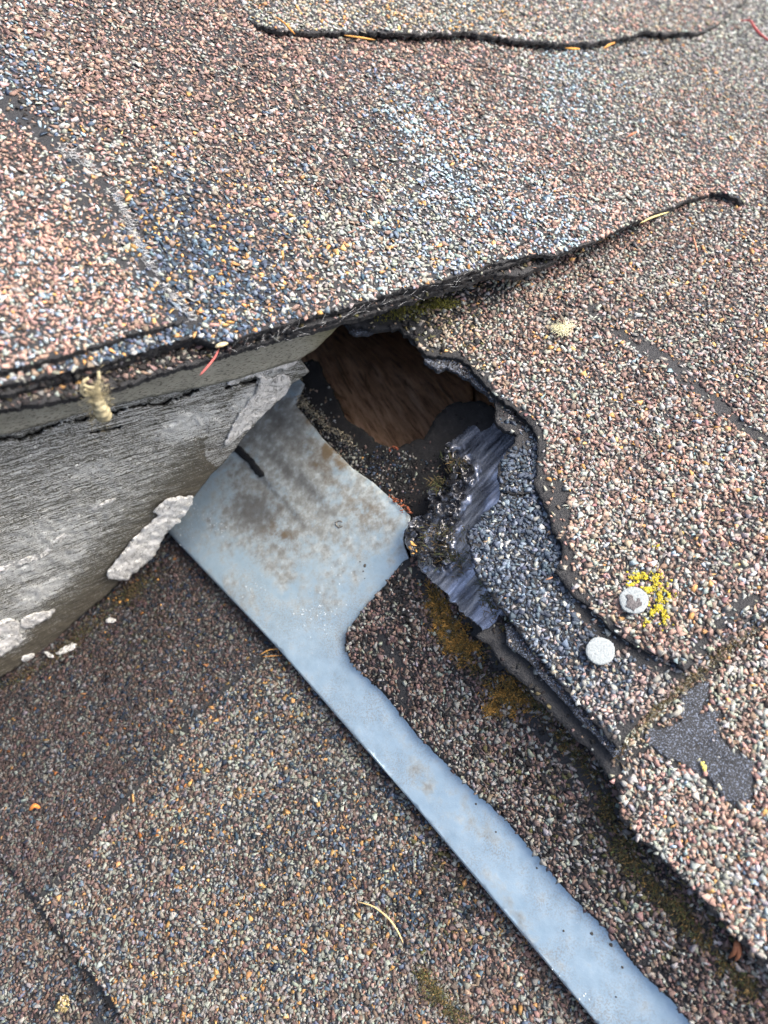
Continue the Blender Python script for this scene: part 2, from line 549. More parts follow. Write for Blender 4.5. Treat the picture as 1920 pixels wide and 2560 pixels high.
def arche(seed):
    import bmesh
    r = np.random.default_rng(seed)
    bm = bmesh.new()
    p = r.normal(0, 1, (7, 3)); p /= np.linalg.norm(p, axis=1, keepdims=True)
    p *= r.uniform(.78, 1.2, (7, 1))
    p *= np.array([1.15, .88, .55])
    vs = [bm.verts.new(q) for q in p]
    res = bmesh.ops.convex_hull(bm, input=vs)
    bmesh.ops.delete(bm, geom=[v for v in bm.verts if not v.link_faces], context='VERTS')
    bmesh.ops.triangulate(bm, faces=bm.faces[:])
    bm.verts.index_update()
    V = np.array([v.co[:] for v in bm.verts]); F = np.array([[v.index for v in f.verts] for f in bm.faces])
    bm.free()
    return V, F
ARCH = [arche(s) for s in range(100, 126)]

def zone_mix(zones, x, y):
    W = np.zeros((len(x), len(PK))); tot = np.zeros(len(x))
    for zx, zy, zr, d in zones:
        w = np.exp(-((x - zx) ** 2 + (y - zy) ** 2) / (2 * zr * zr)) + 1e-9
        v = np.zeros(len(PK))
        for k, q in d.items(): v[PK.index(k)] = q
        v /= v.sum()
        W += w[:, None] * v; tot += w
    return W / tot[:, None]

def granules(poly, S, h, zones, root, seed=1, pitch=.53, size=1.17, bald=(), mod=None, edge_in=1.2, name='granule_layer', tone=1.0,
             flat=.78, keepall=False):
    """crushed stone pressed into a shingle, spread with even spacing over the real surface"""
    r = np.random.default_rng(seed)
    P2 = np.array([p[:2] for p in poly], float)
    x0, y0 = P2.min(0); x1, y1 = P2.max(0)
    x0, y0, x1, y1 = max(x0, -260), max(y0, -230), min(x1, 2260), min(y1, 2760)
    xs, ys = [], []
    rows = np.arange(y0, y1, 40.0)
    for ya in rows:
        for xa in np.arange(x0, x1, 40.0):
            s = float(S(xa + 20, ya + 20)) * pitch
            k = max(1, int(round(40 / s)))
            jx, jy = np.meshgrid((np.arange(k) + .5) / k, (np.arange(k) + .5) / k)
            xs.append(xa + 40 * (jx.ravel() + r.uniform(-.5, .5, k * k) / k * 1.1))
            ys.append(ya + 40 * (jy.ravel() + r.uniform(-.5, .5, k * k) / k * 1.1))
    x = np.concatenate(xs); y = np.concatenate(ys)
    m = inside(x, y, poly); x, y = x[m], y[m]
    if edge_in:
        m = seg_dist(x, y, poly, closed=True) > edge_in * r.uniform(.2, 2.2, len(x)); x, y = x[m], y[m]
    keep = np.ones(len(x))
    nz = fbm(x, y, 40, 3, seed + 9); nz2 = fbm(x, y, 13, 2, seed + 19)
    for line, wid, prob in bald:
        if wid < 0:                                      # filled area
            q = inside(x + nz * 22, y + nz2 * 14, line)
            keep = np.where(q, np.minimum(keep, prob), keep)
        else:
            d = seg_dist(x + nz2 * wid * .5, y + nz * wid * .5, line) / wid
            keep = np.where(d < 1, np.minimum(keep, prob + (1 - prob) * np.clip(d, 0, 1) ** 3), keep)
    keep = np.minimum(keep, np.clip(.975 + nz * .1, .6, 1))
    m = r.random(len(x)) < keep
    x, y = x[m], y[m]
    n = len(x)
    W = zone_mix(zones, x, y)
    pert = np.stack([fbm(x, y, 55, 2, seed + 31 + k) for k in range(len(PK))], -1)
    W = W * np.exp(pert * 1.1)
    W /= W.sum(1, keepdims=True)
    ci = (W.cumsum(1) < r.random(n)[:, None]).sum(1).clip(0, len(PK) - 1)
    col = PC[ci] * np.exp(r.normal(0, .17, (n, 1))) * (1 + r.normal(0, .05, (n, 3)))
    col *= tone * (1 + .10 * fbm(x, y, 160, 3, seed + 77)[:, None])
    if mod is not None: col = mod(x, y, col)
    col = np.clip(col, .005, .85)
    P, nn, t = frame(S, x, y)
    b = np.cross(nn, t); b /= np.linalg.norm(b, axis=1, keepdims=True); t = np.cross(b, nn)
    hf = h if callable(h) else (lambda a, c: np.full(np.shape(a), float(h)))
    rad = 1.07 * size * np.exp(r.normal(-.10, .30, n)).clip(.4, 1.65)
    th = r.uniform(0, 2 * np.pi, n)
    tlt = np.abs(r.normal(0, .30, n)); ta = r.uniform(0, 2 * np.pi, n)
    cz, sz = np.cos(th), np.sin(th)
    P = lift(P, nn, hf(x, y) / 1000)
    zc = rad * .22 * flat + r.uniform(-.12, .16, n)
    allV, allF, allC = [], [], []
    off = 0
    ak = r.integers(0, len(ARCH), n)
    for k, (AV, AF) in enumerate(ARCH):
        i = np.nonzero(ak == k)[0]
        if not len(i): continue
        v = AV[None] * rad[i][:, None, None] * np.array([1, 1, flat])
        X = v[..., 0] * cz[i][:, None] - v[..., 1] * sz[i][:, None]
        Y = v[..., 0] * sz[i][:, None] + v[..., 1] * cz[i][:, None]
        Z = v[..., 2]
        # tilt about an in-plane axis
        ax, ay = np.cos(ta[i])[:, None], np.sin(ta[i])[:, None]
        c_, s_ = np.cos(tlt[i])[:, None], np.sin(tlt[i])[:, None]
        d = X * ax + Y * ay
        kx, ky = ay * Z, -ax * Z
        kz = ax * Y - ay * X
        X2 = X * c_ + kx * s_ + ax * d * (1 - c_)
        Y2 = Y * c_ + ky * s_ + ay * d * (1 - c_)
        Z2 = Z * c_ + kz * s_ + zc[i][:, None]
        W3 = P[i][:, None] + (t[i][:, None] * X2[..., None] + b[i][:, None] * Y2[..., None] + nn[i][:, None] * Z2[..., None]) / 1000
        allV.append(W3.reshape(-1, 3))
        f = AF[None] + (np.arange(len(i)) * len(AV))[:, None, None] + off
        allF.append(f.reshape(-1, 3)); off += len(i) * len(AV)
        allC.append(np.repeat(col[i], len(AV), 0))
    o = mesh_from(name, np.concatenate(allV), np.concatenate(allF), MG, root, cols=np.concatenate(allC))
    o['kind'] = 'stuff'
    print('granules', root.name, n)
    return o

def roll(amp, scale, base=0.0, seed=5):
    return lambda x, y: base + amp * fbm(x, y, scale, 3, seed)

def shingle(label, poly, S, h, th, zones, seed, bald=(), name='asphalt_shingle', ragamp=4, ragscale=26, res=16, fine=2.2, group='asphalt shingles of the lower roof',
            matt=None, gp=None, cat='shingle', side=.35, **kw):
    cx, cy = np.clip(np.mean([p[0] for p in poly]), 100, 1800), np.clip(np.mean([p[1] for p in poly]), 100, 2400)
    p = unproject(np.array(cx), np.array(cy), S(np.array(cx), np.array(cy)))
    root = thing(name, p, label, cat, group)
    pl = rag(poly, ragamp, 9, ragscale, seed) if ragamp else poly
    pl = rag(pl, fine, 4, 5, seed + 5)
    slab('asphalt_mat', pl, S, h, th, matt or MA, root, res=res, ragamp=0, seed=seed, side=side)
    if zones:
        granules(pl, S, h, zones, root, seed, bald=bald, **kw)
    return root

# ------------------------------------------------------------------ tubes, blades
def tube_mesh(pts, rads, nseg=6):
    pts = np.array(pts, float); n = len(pts)
    T = np.gradient(pts, axis=0); T /= np.linalg.norm(T, axis=1, keepdims=True) + 1e-12
    ref = np.array([.31, .2, .93]); A = np.cross(T, ref); A /= np.linalg.norm(A, axis=1, keepdims=True)
    B = np.cross(T, A)
    an = np.arange(nseg) / nseg * 2 * np.pi
    V = pts[:, None] + (A[:, None] * np.cos(an)[None, :, None] + B[:, None] * np.sin(an)[None, :, None]) * np.asarray(rads)[:, None, None]
    V = V.reshape(-1, 3)
    F = []
    for i in range(n - 1):
        for j in range(nseg):
            a = i * nseg + j; b = i * nseg + (j + 1) % nseg; c = a + nseg; d = b + nseg
            F += [(a, b, d), (a, d, c)]
    for j in range(1, nseg - 1):
        F += [(0, j + 1, j), ((n - 1) * nseg, (n - 1) * nseg + j, (n - 1) * nseg + j + 1)]
    return V, np.array(F)

def on(S, pts, seed=0):
    """photo points with heights (x, y, h mm) on a surface, smoothed into a path"""
    p = np.array(pts, float)
    tt = np.linspace(0, len(p) - 1, (len(p) - 1) * 5 + 1)
    q = np.stack([np.interp(tt, np.arange(len(p)), p[:, k]) for k in range(3)], -1)
    for _ in range(3):
        q[1:-1] = (q[:-2] + 2 * q[1:-1] + q[2:]) / 4
    P, n, t = frame(S, q[:, 0], q[:, 1])
    return lift(P, n, q[:, 2:3] / 1000)

def merge(parts):
    V, F, C, off = [], [], [], 0
    for v, f, c in parts:
        V.append(v); F.append(np.asarray(f) + off); off += len(v)
        C.append(np.broadcast_to(np.asarray(c, float), (len(v), 3)))
    return np.concatenate(V), np.concatenate(F), np.concatenate(C)

def strand(name, S, pts, w, col, label, cat, group=None, taper=True):
    path = on(S, pts)
    k = np.linspace(0, 1, len(path))
    r = w / 1000 * (np.sqrt(np.clip(1 - (2 * k - 1) ** 2, .05, 1)) if taper else np.ones(len(k)))
    V, F = tube_mesh(path, r, 6)
    o = mesh_from(name, V, F, MATT, None, cols=np.tile(col, (len(V), 1)), smooth=True)
    return tag(o, label, cat, group)

# ================================================================== LARGE STRUCTURE
def big(name, S, x0, y0, x1, y1, h, th, mat, res=120):
    o = slab(name, [(x0, y0), (x1, y0), (x1, y1), (x0, y1)], S, h, th, mat, None, res=res, ragamp=0, seed=2)
    o['kind'] = 'structure'
    return o
big('light_block_plane', S_L, -260, 700, 2250, 2900, -62, 3, MFELT)  # added dark plane below everything, stops light leaking in from underneath

# added unseen shell below the roof sheets, keeps stray light out of the hole
ring = [(S_U, -250, -250), (S_U, 1000, -250), (S_U, 2150, -250), (S_R, 2230, 300), (S_R, 2230, 1500), (S_R, 2250, 2640), (S_F, 1880, 2660), (S_L, 1500, 2720), (S_L, 500, 2760), (S_L, -250, 2720), (S_L, -260, 1900), (S_B, -280, 1200), (S_U, -250, 250)]
top_ = []
for S_, x_, y_ in ring:
    P, n, t = frame(S_, np.array([x_], float), np.array([y_], float))
    top_.append(P[0] - n[0] * (.08 if S_ is S_B else .006))
top_ = np.array(top_)
low_ = top_.copy(); low_[:, 2] = top_[:, 2].min() - .25
nr = len(ring)
FF = []
for i in range(nr):
    j = (i + 1) % nr
    FF += [(i, j, nr + j), (i, nr + j, nr + i)]
cen = np.concatenate([top_, low_, low_.mean(0)[None]])
FF += [(nr + i, nr + (i + 1) % nr, 2 * nr) for i in range(nr)]
o = mesh_from('light_block_shell', cen, np.array(FF), MFELT, None); o['kind'] = 'structure'

# ------------------------------------------------------------------ lower left shingles
ZL = [(150, 1900, 260, dict(mauve=5, brown=5, grey=4, light=1, navy=1.2, amber=0.09, orange=.1)),
      (450, 1550, 200, dict(mauve=6, brown=4, grey=3, navy=2, light=1, amber=0.06)),
      (330, 1500, 90, dict(mauve=4, brown=4, grey=3, navy=2, olive=3, orange=.3)),
      (760, 1720, 120, dict(grey=5, mauve=3, amber=0.96, navy=2, light=2, blue=1)),
      (600, 1950, 190, dict(grey=6, mauve=3, brown=2, amber=0.84, light=2.2, navy=1.5, blue=.6)),
      (700, 2300, 240, dict(grey=6, mauve=3, brown=3, amber=1.02, light=3, blue=1.2, navy=1)),
      (250, 2300, 130, dict(grey=6, mauve=3, brown=3, amber=0.72, light=2.5, blue=1.2)),
      (950, 2150, 130, dict(grey=5, mauve=3, brown=2, amber=0.96, light=2, blue=1.5, navy=2)),
      (1150, 2450, 130, dict(brown=5, mauve=3, pink=2, grey=4, amber=0.60, light=2, blue=1)),
      (1100, 2250, 70, dict(black=3, mauve=4, navy=2, brown=2, olive=2))]
ZL0 = [(60, 2350, 120, dict(mauve=4, brown=5, grey=4, light=1.5, blue=1.2)),
       (220, 2500, 90, dict(navy=4, black=3, grey=2, blue=2, brown=1)), (100, 2600, 120, dict(brown=4, mauve=3, grey=4, blue=1))]
hL1 = lambda x, y: .5 * fbm(x, y, 260, 3, 11) - .9 * inside(x, y, [(-400, 1000), (700, 1200), (660, 1640), (560, 1725), (490, 1790), (430, 1860), (350, 1955), (250, 2065), (160, 2180), (92, 2250), (0, 2500), (-400, 2300)])
L1 = [(-300, 1250), (560, 1150), (700, 1400), (900, 1650), (1200, 2010), (1500, 2380), (1800, 2760), (440, 2760), (312, 2560),
      (278, 2499), (214, 2423), (162, 2354), (93, 2256), (35, 2186), (0, 2140), (-300, 1830)]
joint = [(660, 1640), (560, 1725), (490, 1790), (430, 1860), (350, 1955), (250, 2065), (160, 2180), (92, 2250)]
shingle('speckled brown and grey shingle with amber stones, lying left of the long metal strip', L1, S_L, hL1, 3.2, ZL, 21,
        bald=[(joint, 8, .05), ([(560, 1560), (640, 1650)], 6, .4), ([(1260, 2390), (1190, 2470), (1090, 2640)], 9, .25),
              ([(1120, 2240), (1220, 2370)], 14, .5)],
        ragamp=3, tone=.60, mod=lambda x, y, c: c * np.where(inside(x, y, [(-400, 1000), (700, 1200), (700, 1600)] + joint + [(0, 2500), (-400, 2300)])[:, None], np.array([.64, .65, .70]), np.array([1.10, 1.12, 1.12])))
L0 = [(-300, 1700), (60, 2050), (420, 2450), (620, 2800), (-300, 2800)]
shingle('brown shingle in the bottom left corner, under the edge of the speckled one', L0, S_L, roll(.4, 200, -5.4, 14), 3, ZL0, 22,
        bald=[([(205, 2430), (310, 2350)], 8, .1), ([(260, 2560), (220, 2470)], 26, .5), ([(0, 2134), (93, 2256), (214, 2423), (312, 2560)], 12, .25)], tone=.62)

# ------------------------------------------------------------------ hole: deck wood and felt
def guv(P0, e1, e2):
    P0 = np.array(P0)
    return lambda x, y, top: np.stack([(top - P0) @ e1, (top - P0) @ e2, np.zeros(len(top))], -1)

def axes(S, a, b):
    P, n, t = frame(S, np.array([a[0], b[0]], float), np.array([a[1], b[1]], float))
    e1 = P[1] - P[0]; e1 /= np.linalg.norm(e1)
    e2 = np.cross(n[0], e1); e2 /= np.linalg.norm(e2)
    return P[0], e1, e2

S_W = surf([(950, 1110, 10.1), (800, 930, 8.9), (860, 800, 7.9), (1100, 900, 8.7), (1100, 1060, 9.8), (1350, 1150, 10.2)], 5)
S_W0 = S_W
def S_W(x, y):
    x = np.asarray(x, float); y = np.asarray(y, float)
    d = np.clip(((x - 930) * .28 - (y - 930) * .96) / 100, 0, 2.6)      # surface bent down here to darken the top of the hole
    return S_W0(x, y) - .55 * d ** 1.8
W0, we1, we2 = axes(S_W, (800, 850), (960, 1100))
wroot = thing('roof_deck', W0, 'bare brown deck boards seen at the bottom of the hole in the roof', 'wood deck')
def hW(x, y):
    g = (x - 800) * .84 - (y - 850) * .54
    return 1.6 * fbm(g * 1.0, (x + y) * .12, 16, 3, 61) + .7 * fbm(g, (x + y) * .2, 6, 2, 63)
slab('board', [(560, 600), (1130, 600), (1180, 900), (1190, 1180), (1000, 1180), (900, 1120), (740, 940), (620, 860)], S_W, hW, 12, MD, wroot, res=7, ragamp=0,
     extra={'guv': guv(W0, we1, we2)})
slab('board', [(1140, 640), (1500, 700), (1500, 1330), (1200, 1260), (1190, 1000)], S_W, lambda x, y: hW(x, y) - 1, 12, MD, wroot, res=12,
     ragamp=0, extra={'guv': guv(W0, we1, we2)})
# torn splinters along the wood edge
sp = []
rr = np.random.default_rng(4)
for a in [((801, 928), (823, 968)), ((823, 968), (866, 1000)), ((848, 1012), (878, 1040)), ((900, 1068), (917, 1087)), ((835, 880), (875, 960)),
          ((912, 930), (925, 985)), ((840, 905), (880, 985)), ((1090, 950), (1140, 1010))]:
    pth = on(S_W, [(a[0][0], a[0][1], 1.5), ((a[0][0] + a[1][0]) / 2 - 2, (a[0][1] + a[1][1]) / 2 + 2, 2.2), (a[1][0], a[1][1], 1.2)])
    k = np.linspace(0, 1, len(pth))
    v, f = tube_mesh(pth, .0006 * np.sin(np.pi * (k * .9 + .05)) + .0001, 5)
    sp.append((v, f, (.30, .19, .11)))
v, f, c = merge(sp)
o = mesh_from('wood_splinter', v, f, MATT, wroot, cols=c)
o['kind'] = 'stuff'

# black felt lapped over the deck, left and bottom of the hole
felt = [(700, 940), (760, 905), (792, 905), (801, 928), (823, 968), (848, 1008), (852, 1026), (881, 1058), (917, 1087), (953, 1112),
        (975, 1120), (1025, 1112), (1062, 1098), (1078, 1065), (1094, 1036), (1130, 1012), (1170, 1003), (1230, 1010), (1290, 1060),
        (1400, 1150), (1400, 1500), (1300, 1640), (1100, 1480), (1000, 1360), (930, 1310), (700, 1080)]
Zfelt = [(760, 1000, 40, dict(tan=4, light=2, grey=2, black=3)), (860, 1080, 40, dict(tan=2, light=3, grey=3, black=2)),
         (980, 1160, 60, dict(grey=3, navy=3, light=1, black=4, brown=1, amber=.2)),
         (1080, 1250, 80, dict(black=6, grey=2, brown=1.2, mauve=1)), (1130, 1100, 60, dict(black=8, mauve=1))]
felt_bald = [(([(792, 905), (860, 900), (1500, 950), (1500, 1290), (1180, 1290), (1120, 1170), (1090, 1150), (1010, 1128), (950, 1120), (900, 1092), (848, 1040), (800, 960), (770, 930)]), -1, .03),
             ([(760, 930), (850, 1050), (930, 1110)], 26, .05), ([(1080, 1120), (1060, 1240), (1090, 1340)], 45, .25)]
shingle('black felt and loose grit lining the lower rim of the hole beside the metal', felt, S_F, lambda x, y: -3.5 + 1.0 * fbm(x, y, 60, 3, 31) + 1.1 * np.abs(fbm(x, y, 24, 3, 33)), 2.2, Zfelt, 31,
        bald=felt_bald, ragamp=9, ragscale=30, name='roofing_felt', res=10, matt=MFELT, group=None, cat='roofing felt', tone=.75, size=.8)
# crumbled pale mortar ridge between felt and metal
rr = np.random.default_rng(12)
rid = []
for i in range(420):
    t_ = rr.random() ** 1.1
    px = np.interp(t_, [0, .3, .6, 1], [742, 768, 812, 878]) + rr.normal(0, 6)
    py = np.interp(t_, [0, .3, .6, 1], [990, 1020, 1062, 1110]) + rr.normal(0, 6)
    AV, AF = ARCH[i % len(ARCH)]
    P, n, t = frame(S_F, np.array([px]), np.array([py]))
    sc1 = rr.uniform(.35, .95) / 1000
    q = P[0] + n[0] * rr.uniform(-2.2, .4) / 1000 + (AV @ np.array(Matrix.Rotation(rr.uniform(0, 6), 3, 'Z'))) * sc1
    c = [(.30, .26, .17), (.20, .19, .15), (.09, .08, .07), (.42, .38, .28)][rr.integers(0, 4)]
    rid.append((q, AF, c))
v, f, c = merge(rid)
o = mesh_from('debris_ridge', v, f, MATT, None, cols=c)
tag(o, 'crumbly tan ridge of old grit between the metal sheet and the hole', 'grit', kind='stuff')

# ------------------------------------------------------------------ galvanised flashing
fl = [(700, 900), (760, 960), (739, 1014), (770, 1049), (805, 1095), (832, 1122), (882, 1172), (932, 1206), (960, 1232), (998, 1264), (1025, 1290),
      (1024, 1316), (1010, 1334), (1007, 1347), (1010, 1365), (1040, 1440), (1060, 1560), (1150, 1800), (1250, 1900), (1420, 2080),
      (1700, 2350), (1960, 2680), (1590, 2690), (1493, 2560), (1041, 2019), (694, 1620), (425, 1336), (330, 1220), (480, 1080), (600, 960)]
F0, fe1, fe2 = axes(S_F, (700, 1500), (1400, 2300))
def sstep(d, w): return 1 / (1 + np.exp(-np.clip(d / w, -30, 30)))
def hF(x, y):
    # lapped seam: right sheet stands proud of the left one, fading away to the lower right
    ax, ay, bx, by = 589, 1118, 720, 1266
    L = math.hypot(bx - ax, by - ay)
    d = ((x - ax) * (by - ay) - (y - ay) * (bx - ax)) / L
    al = ((x - ax) * (bx - ax) + (y - ay) * (by - ay)) / L
    fade = np.clip((290 - al) / 180, 0, 1)
    lap = 1.5 * sstep(d, 2.0) * fade * np.exp(-np.clip(d, 0, 1e9) / 260)
    dent = -.9 * np.exp(-((x - 700) / 75) ** 2 - ((y - 1230) / 45) ** 2) + .9 * np.exp(-((x - 850) / 60) ** 2 - ((y - 1130) / 120) ** 2)
    ed = ((x - 425) * 1.224 - (y - 1336) * 1.0) * .6
    dr = -1.6 * np.exp(-np.clip(ed, 0, 1e9) / 14)
    wav = .6 * fbm(x, y, 240, 2, 5) + .25 * fbm(x, y, 60, 2, 6)
    dr2 = -1.5 * np.exp(-seg_dist(x, y, [(739, 1014), (832, 1122), (1025, 1290)]) / 12)
    ridge = .9 * np.exp(-seg_dist(x, y, [(620, 1030), (700, 1110), (800, 1220)]) ** 2 / 500)
    return lap + dent + wav + dr + dr2 + ridge
def blob(lst):
    def g(x, y, top):
        r = np.zeros(len(x))
        for bx, by, sx, sy, ang, a in lst:
            c, s = math.cos(R(ang)), math.sin(R(ang))
            u = (x - bx) * c + (y - by) * s; v = -(x - bx) * s + (y - by) * c
            r = np.maximum(r, a * np.exp(-.5 * (u / sx) ** 2 - .5 * (v / sy) ** 2))
        return r
    return g
stain = blob([(640, 1040, 70, 60, 0, .7), (780, 1290, 150, 90, 45, .6), (650, 1200, 90, 80, 45, .6), (760, 1180, 90, 110, 45, .72), (900, 1230, 90, 50, 45, .62), (930, 1310, 80, 60, 45, .5), (620, 1310, 90, 70, 0, .6),
              (700, 1400, 130, 45, 45, .5), (850, 1370, 90, 60, 50, .45), (820, 1480, 60, 60, 0, .38), (600, 1480, 60, 30, 50, .4),
              (1060, 1950, 90, 22, 50, .33), (1300, 2300, 120, 20, 50, .3), (740, 1050, 60, 60, 0, .8), (690, 1110, 110, 70, 45, .75), (1200, 2060, 90, 20, 50, .28)])
soot_shade = blob([(655, 1240, 120, 60, 45, .42), (745, 1120, 90, 22, 48, .5), (640, 1275, 55, 46, 20, .85), (700, 1060, 60, 46, 45, .5), (560, 1290, 34, 30, 20, .3), (715, 1175, 70, 14, 48, .62), (610, 1100, 28, 28, 0, .5), (690, 1020, 50, 30, 40, .42),
             (780, 1230, 80, 14, 48, .55), (740, 1290, 60, 9, 48, .5), (850, 1120, 30, 20, 40, .35), (700, 1345, 60, 30, 20, .4), (870, 1612, 14, 40, -20, .55)])  # small blots are grime, the broad ones paint shade on the upper sheet
rust = blob([(800, 1150, 60, 30, 45, .42), (900, 1260, 70, 26, 48, .36), (700, 1330, 50, 26, 20, .32), (818, 1125, 13, 26, 10, .85), (850, 1160, 26, 14, 40, .6), (770, 1050, 22, 10, 45, .4), (1024, 1300, 8, 20, 0, .5), (735, 1240, 12, 10, 0, .35)])
froot = thing('metal_flashing', F0, 'blue-grey galvanised flashing, wide and stained at the hole, narrowing to a long strip', 'flashing')
slab('sheet', fl, S_F, hF, .7, MMET, froot, res=8, ragamp=0, side=.03, seed=41, smooth=True,
     extra={'stain': stain, 'soot_shade': soot_shade, 'rust': rust})
# white salt bloom and droplets, pits and a punched ring
rr = np.random.default_rng(33)
dr = []
def dome(S, px, py, r_mm, hh, base):
    an = np.arange(8) / 8 * 2 * np.pi
    P, n, t = frame(S, np.array([px], float), np.array([py], float)); P = lift(P, n, base / 1000); base = 0; P, n, t = P[0], n[0], t[0]
    b = np.cross(n, t)
    V = [P + n * (base + hh) / 1000]
    for k, (q, z) in enumerate(((.6, .75), (1.0, 0))):
        for a in an:
            V.append(P + (t * math.cos(a) + b * math.sin(a)) * r_mm * q * rr.uniform(.85, 1.15) / 1000 + n * (base + hh * z) / 1000)
    F = []
    for j in range(8):
        k = (j + 1) % 8
        F += [(0, 1 + j, 1 + k), (1 + j, 9 + j, 9 + k), (1 + j, 9 + k, 1 + k)]
    return np.array(V), np.array(F)
cl = [(470, 1290, 40, 55), (800, 1535, 30, 40), (640, 1480, 20, 10), (440, 1370, 14, 14), (540, 1320, 14, 16), (840, 1450, 40, 12), (1380, 2440, 20, 7), (1440, 2500, 20, 6)]
for bx, by, sg, nn_ in cl:
    for i in range(nn_):
        px, py = bx + rr.normal(0, sg), by + rr.normal(0, sg * .8)
        if not inside(np.array([px]), np.array([py]), fl)[0]: continue
        hq = float(hF(np.array([px]), np.array([py]))[0])
        v, f = dome(S_F, px, py, rr.uniform(.14, .42), .16, hq - .02)
        dr.append((v, f, (.62, .68, .70)))
v, f, c = merge(dr)
o = mesh_from('white_salt_speck', v, f, MATT, froot, cols=c, smooth=True); o['kind'] = 'stuff'
pit = []
for px, py, rmm in [(912, 1414, .95), (908, 1428, .5), (850, 1314, .4), (846, 1320, .35), (838, 1306, .3), (912, 1446, .35), (640, 1390, .3), (1409, 2327, .5), (1479, 2334, .7),
                    (1527, 2362, .8), (1556, 2418, .6), (1540, 2492, .4), (1342, 2170, .5), (900, 1404, .4), (1190, 2010, .5), (1240, 2080, .4)]:
    hq = float(hF(np.array([px]), np.array([py]))[0])
    v, f = dome(S_F, px, py, rmm, .25, hq - .02)
    pit.append((v, f, (.07, .065, .055)))
for px, py in [(849, 1310)]:
    path = on(S_F, [(px + 9 * math.cos(a), py + 8 * math.sin(a), float(hF(np.array([px]), np.array([py]))[0]) + .1) for a in np.linspace(.6, 5.6, 9)])
    v, f = tube_mesh(path, np.full(len(path), .00035), 5); pit.append((v, f, (.16, .15, .13)))
v, f, c = merge(pit)
o = mesh_from('dirt_speck', v, f, MATT, froot, cols=c); o['kind'] = 'stuff'
# torn tar streak along the lap
tar = [(583, 1122), (594, 1112), (608, 1124), (624, 1142), (640, 1160), (652, 1172), (660, 1190), (648, 1193), (634, 1176), (614, 1152), (598, 1140)]
o = slab('tar_streak', tar, S_F, lambda x, y: hF(x, y) + .55, .7, MA, None, res=5, ragamp=3, ragscale=10, seed=9)
tag(o, 'short torn black tar streak along the lap of the wide metal sheet', 'tar')

# ------------------------------------------------------------------ shingle on the right part of the flashing
ZR0 = [(1000, 1650, 120, dict(brown=5, mauve=4, grey=3, light=1, black=2)), (1200, 1850, 120, dict(brown=4, mauve=3, grey=4, light=2, black=1.5)),
       (1250, 1650, 60, dict(black=5, mauve=3, olive=2, brown=1)), (1400, 2000, 120, dict(black=3, mauve=4, grey=3, olive=1.5, brown=2)),
       (1450, 2200, 140, dict(brown=4, mauve=3, grey=4, light=2, black=1.5)), (1700, 2450, 140, dict(brown=4, mauve=3, grey=3, light=1.5, black=2)),
       (1650, 2200, 80, dict(black=4, olive=3, mauve=3, grey=1)), (1050, 1480, 60, dict(black=5, brown=3, mauve=2, grey=1))]
R0 = [(1012, 1400), (1005, 1404), (984, 1434), (960, 1467), (903, 1529), (868, 1581), (862, 1616), (874, 1650), (914, 1691), (960, 1735), (995, 1778),
      (1041, 1836), (1110, 1905), (1186, 1978), (1261, 2047), (1342, 2140), (1411, 2221), (1469, 2279), (1539, 2348), (1573, 2395),
      (1631, 2458), (1683, 2504), (1740, 2576), (1850, 2720), (2200, 2760), (2100, 2450), (1700, 2020), (1450, 1720), (1240, 1500), (1120, 1380), (1060, 1380)]
shingle('dark brown worn shingle strip between the metal strip and the raised shingle edge', R0, S_F, roll(.6, 120, 2.2, 51), 2.4, ZR0, 51,
        bald=[([(950, 1590), (985, 1640), (1000, 1660)], 15, .05), ([(1000, 1690), (1010, 1760)], 12, .2), ([(1180, 1560), (1290, 1700)], 28, .15),
              ([(1320, 1790), (1480, 1960), (1540, 2120), (1650, 2240), (1900, 2500)], 30, .35), ([(1010, 1410), (1060, 1450), (1110, 1540)], 20, .15),
              ([(1560, 2370), (1660, 2440)], 14, .4)],
        ragamp=1.5, ragscale=26, res=11, tone=.86)

# ------------------------------------------------------------------ right slope, three courses
ZR = [(1150, 800, 70, dict(tan=3, grey=4, brown=3, olive=1.5, light=1, amber=.3)), (1000, 780, 80, dict(olive=4, tan=3, black=3, grey=2)),
      (1400, 750, 160, dict(brown=5, grey=4, light=2, pink=1.0, mauve=2, amber=.35)),
      (1750, 700, 200, dict(light=3, grey=4, brown=4, pink=1.3, mauve=2, amber=.5)),
      (1700, 1100, 200, dict(brown=5, pink=2.0, light=3, grey=3, mauve=2, sky=.6, amber=.35)),
      (1450, 1050, 120, dict(brown=4, pink=1.3, light=4, grey=4, mauve=1, amber=.3)),
      (1500, 1400, 100, dict(tan=3, brown=3, light=3, grey=4, pink=0.7)), (1750, 1450, 140, dict(pink=2.6, brown=4, light=3, grey=3, sky=.8, mauve=1, amber=.4)),
      (1850, 1250, 120, dict(pink=2.6, brown=4, light=3, grey=2, mauve=2)), (1640, 1600, 60, dict(pink=2.6, brown=3, light=2, grey=3, mauve=2))]
CHAR = lambda x, y, c: c * .72 + c.mean(1, keepdims=True) * .28 * np.array([.95, 1.0, 1.08])     # weathered slate-grey stones
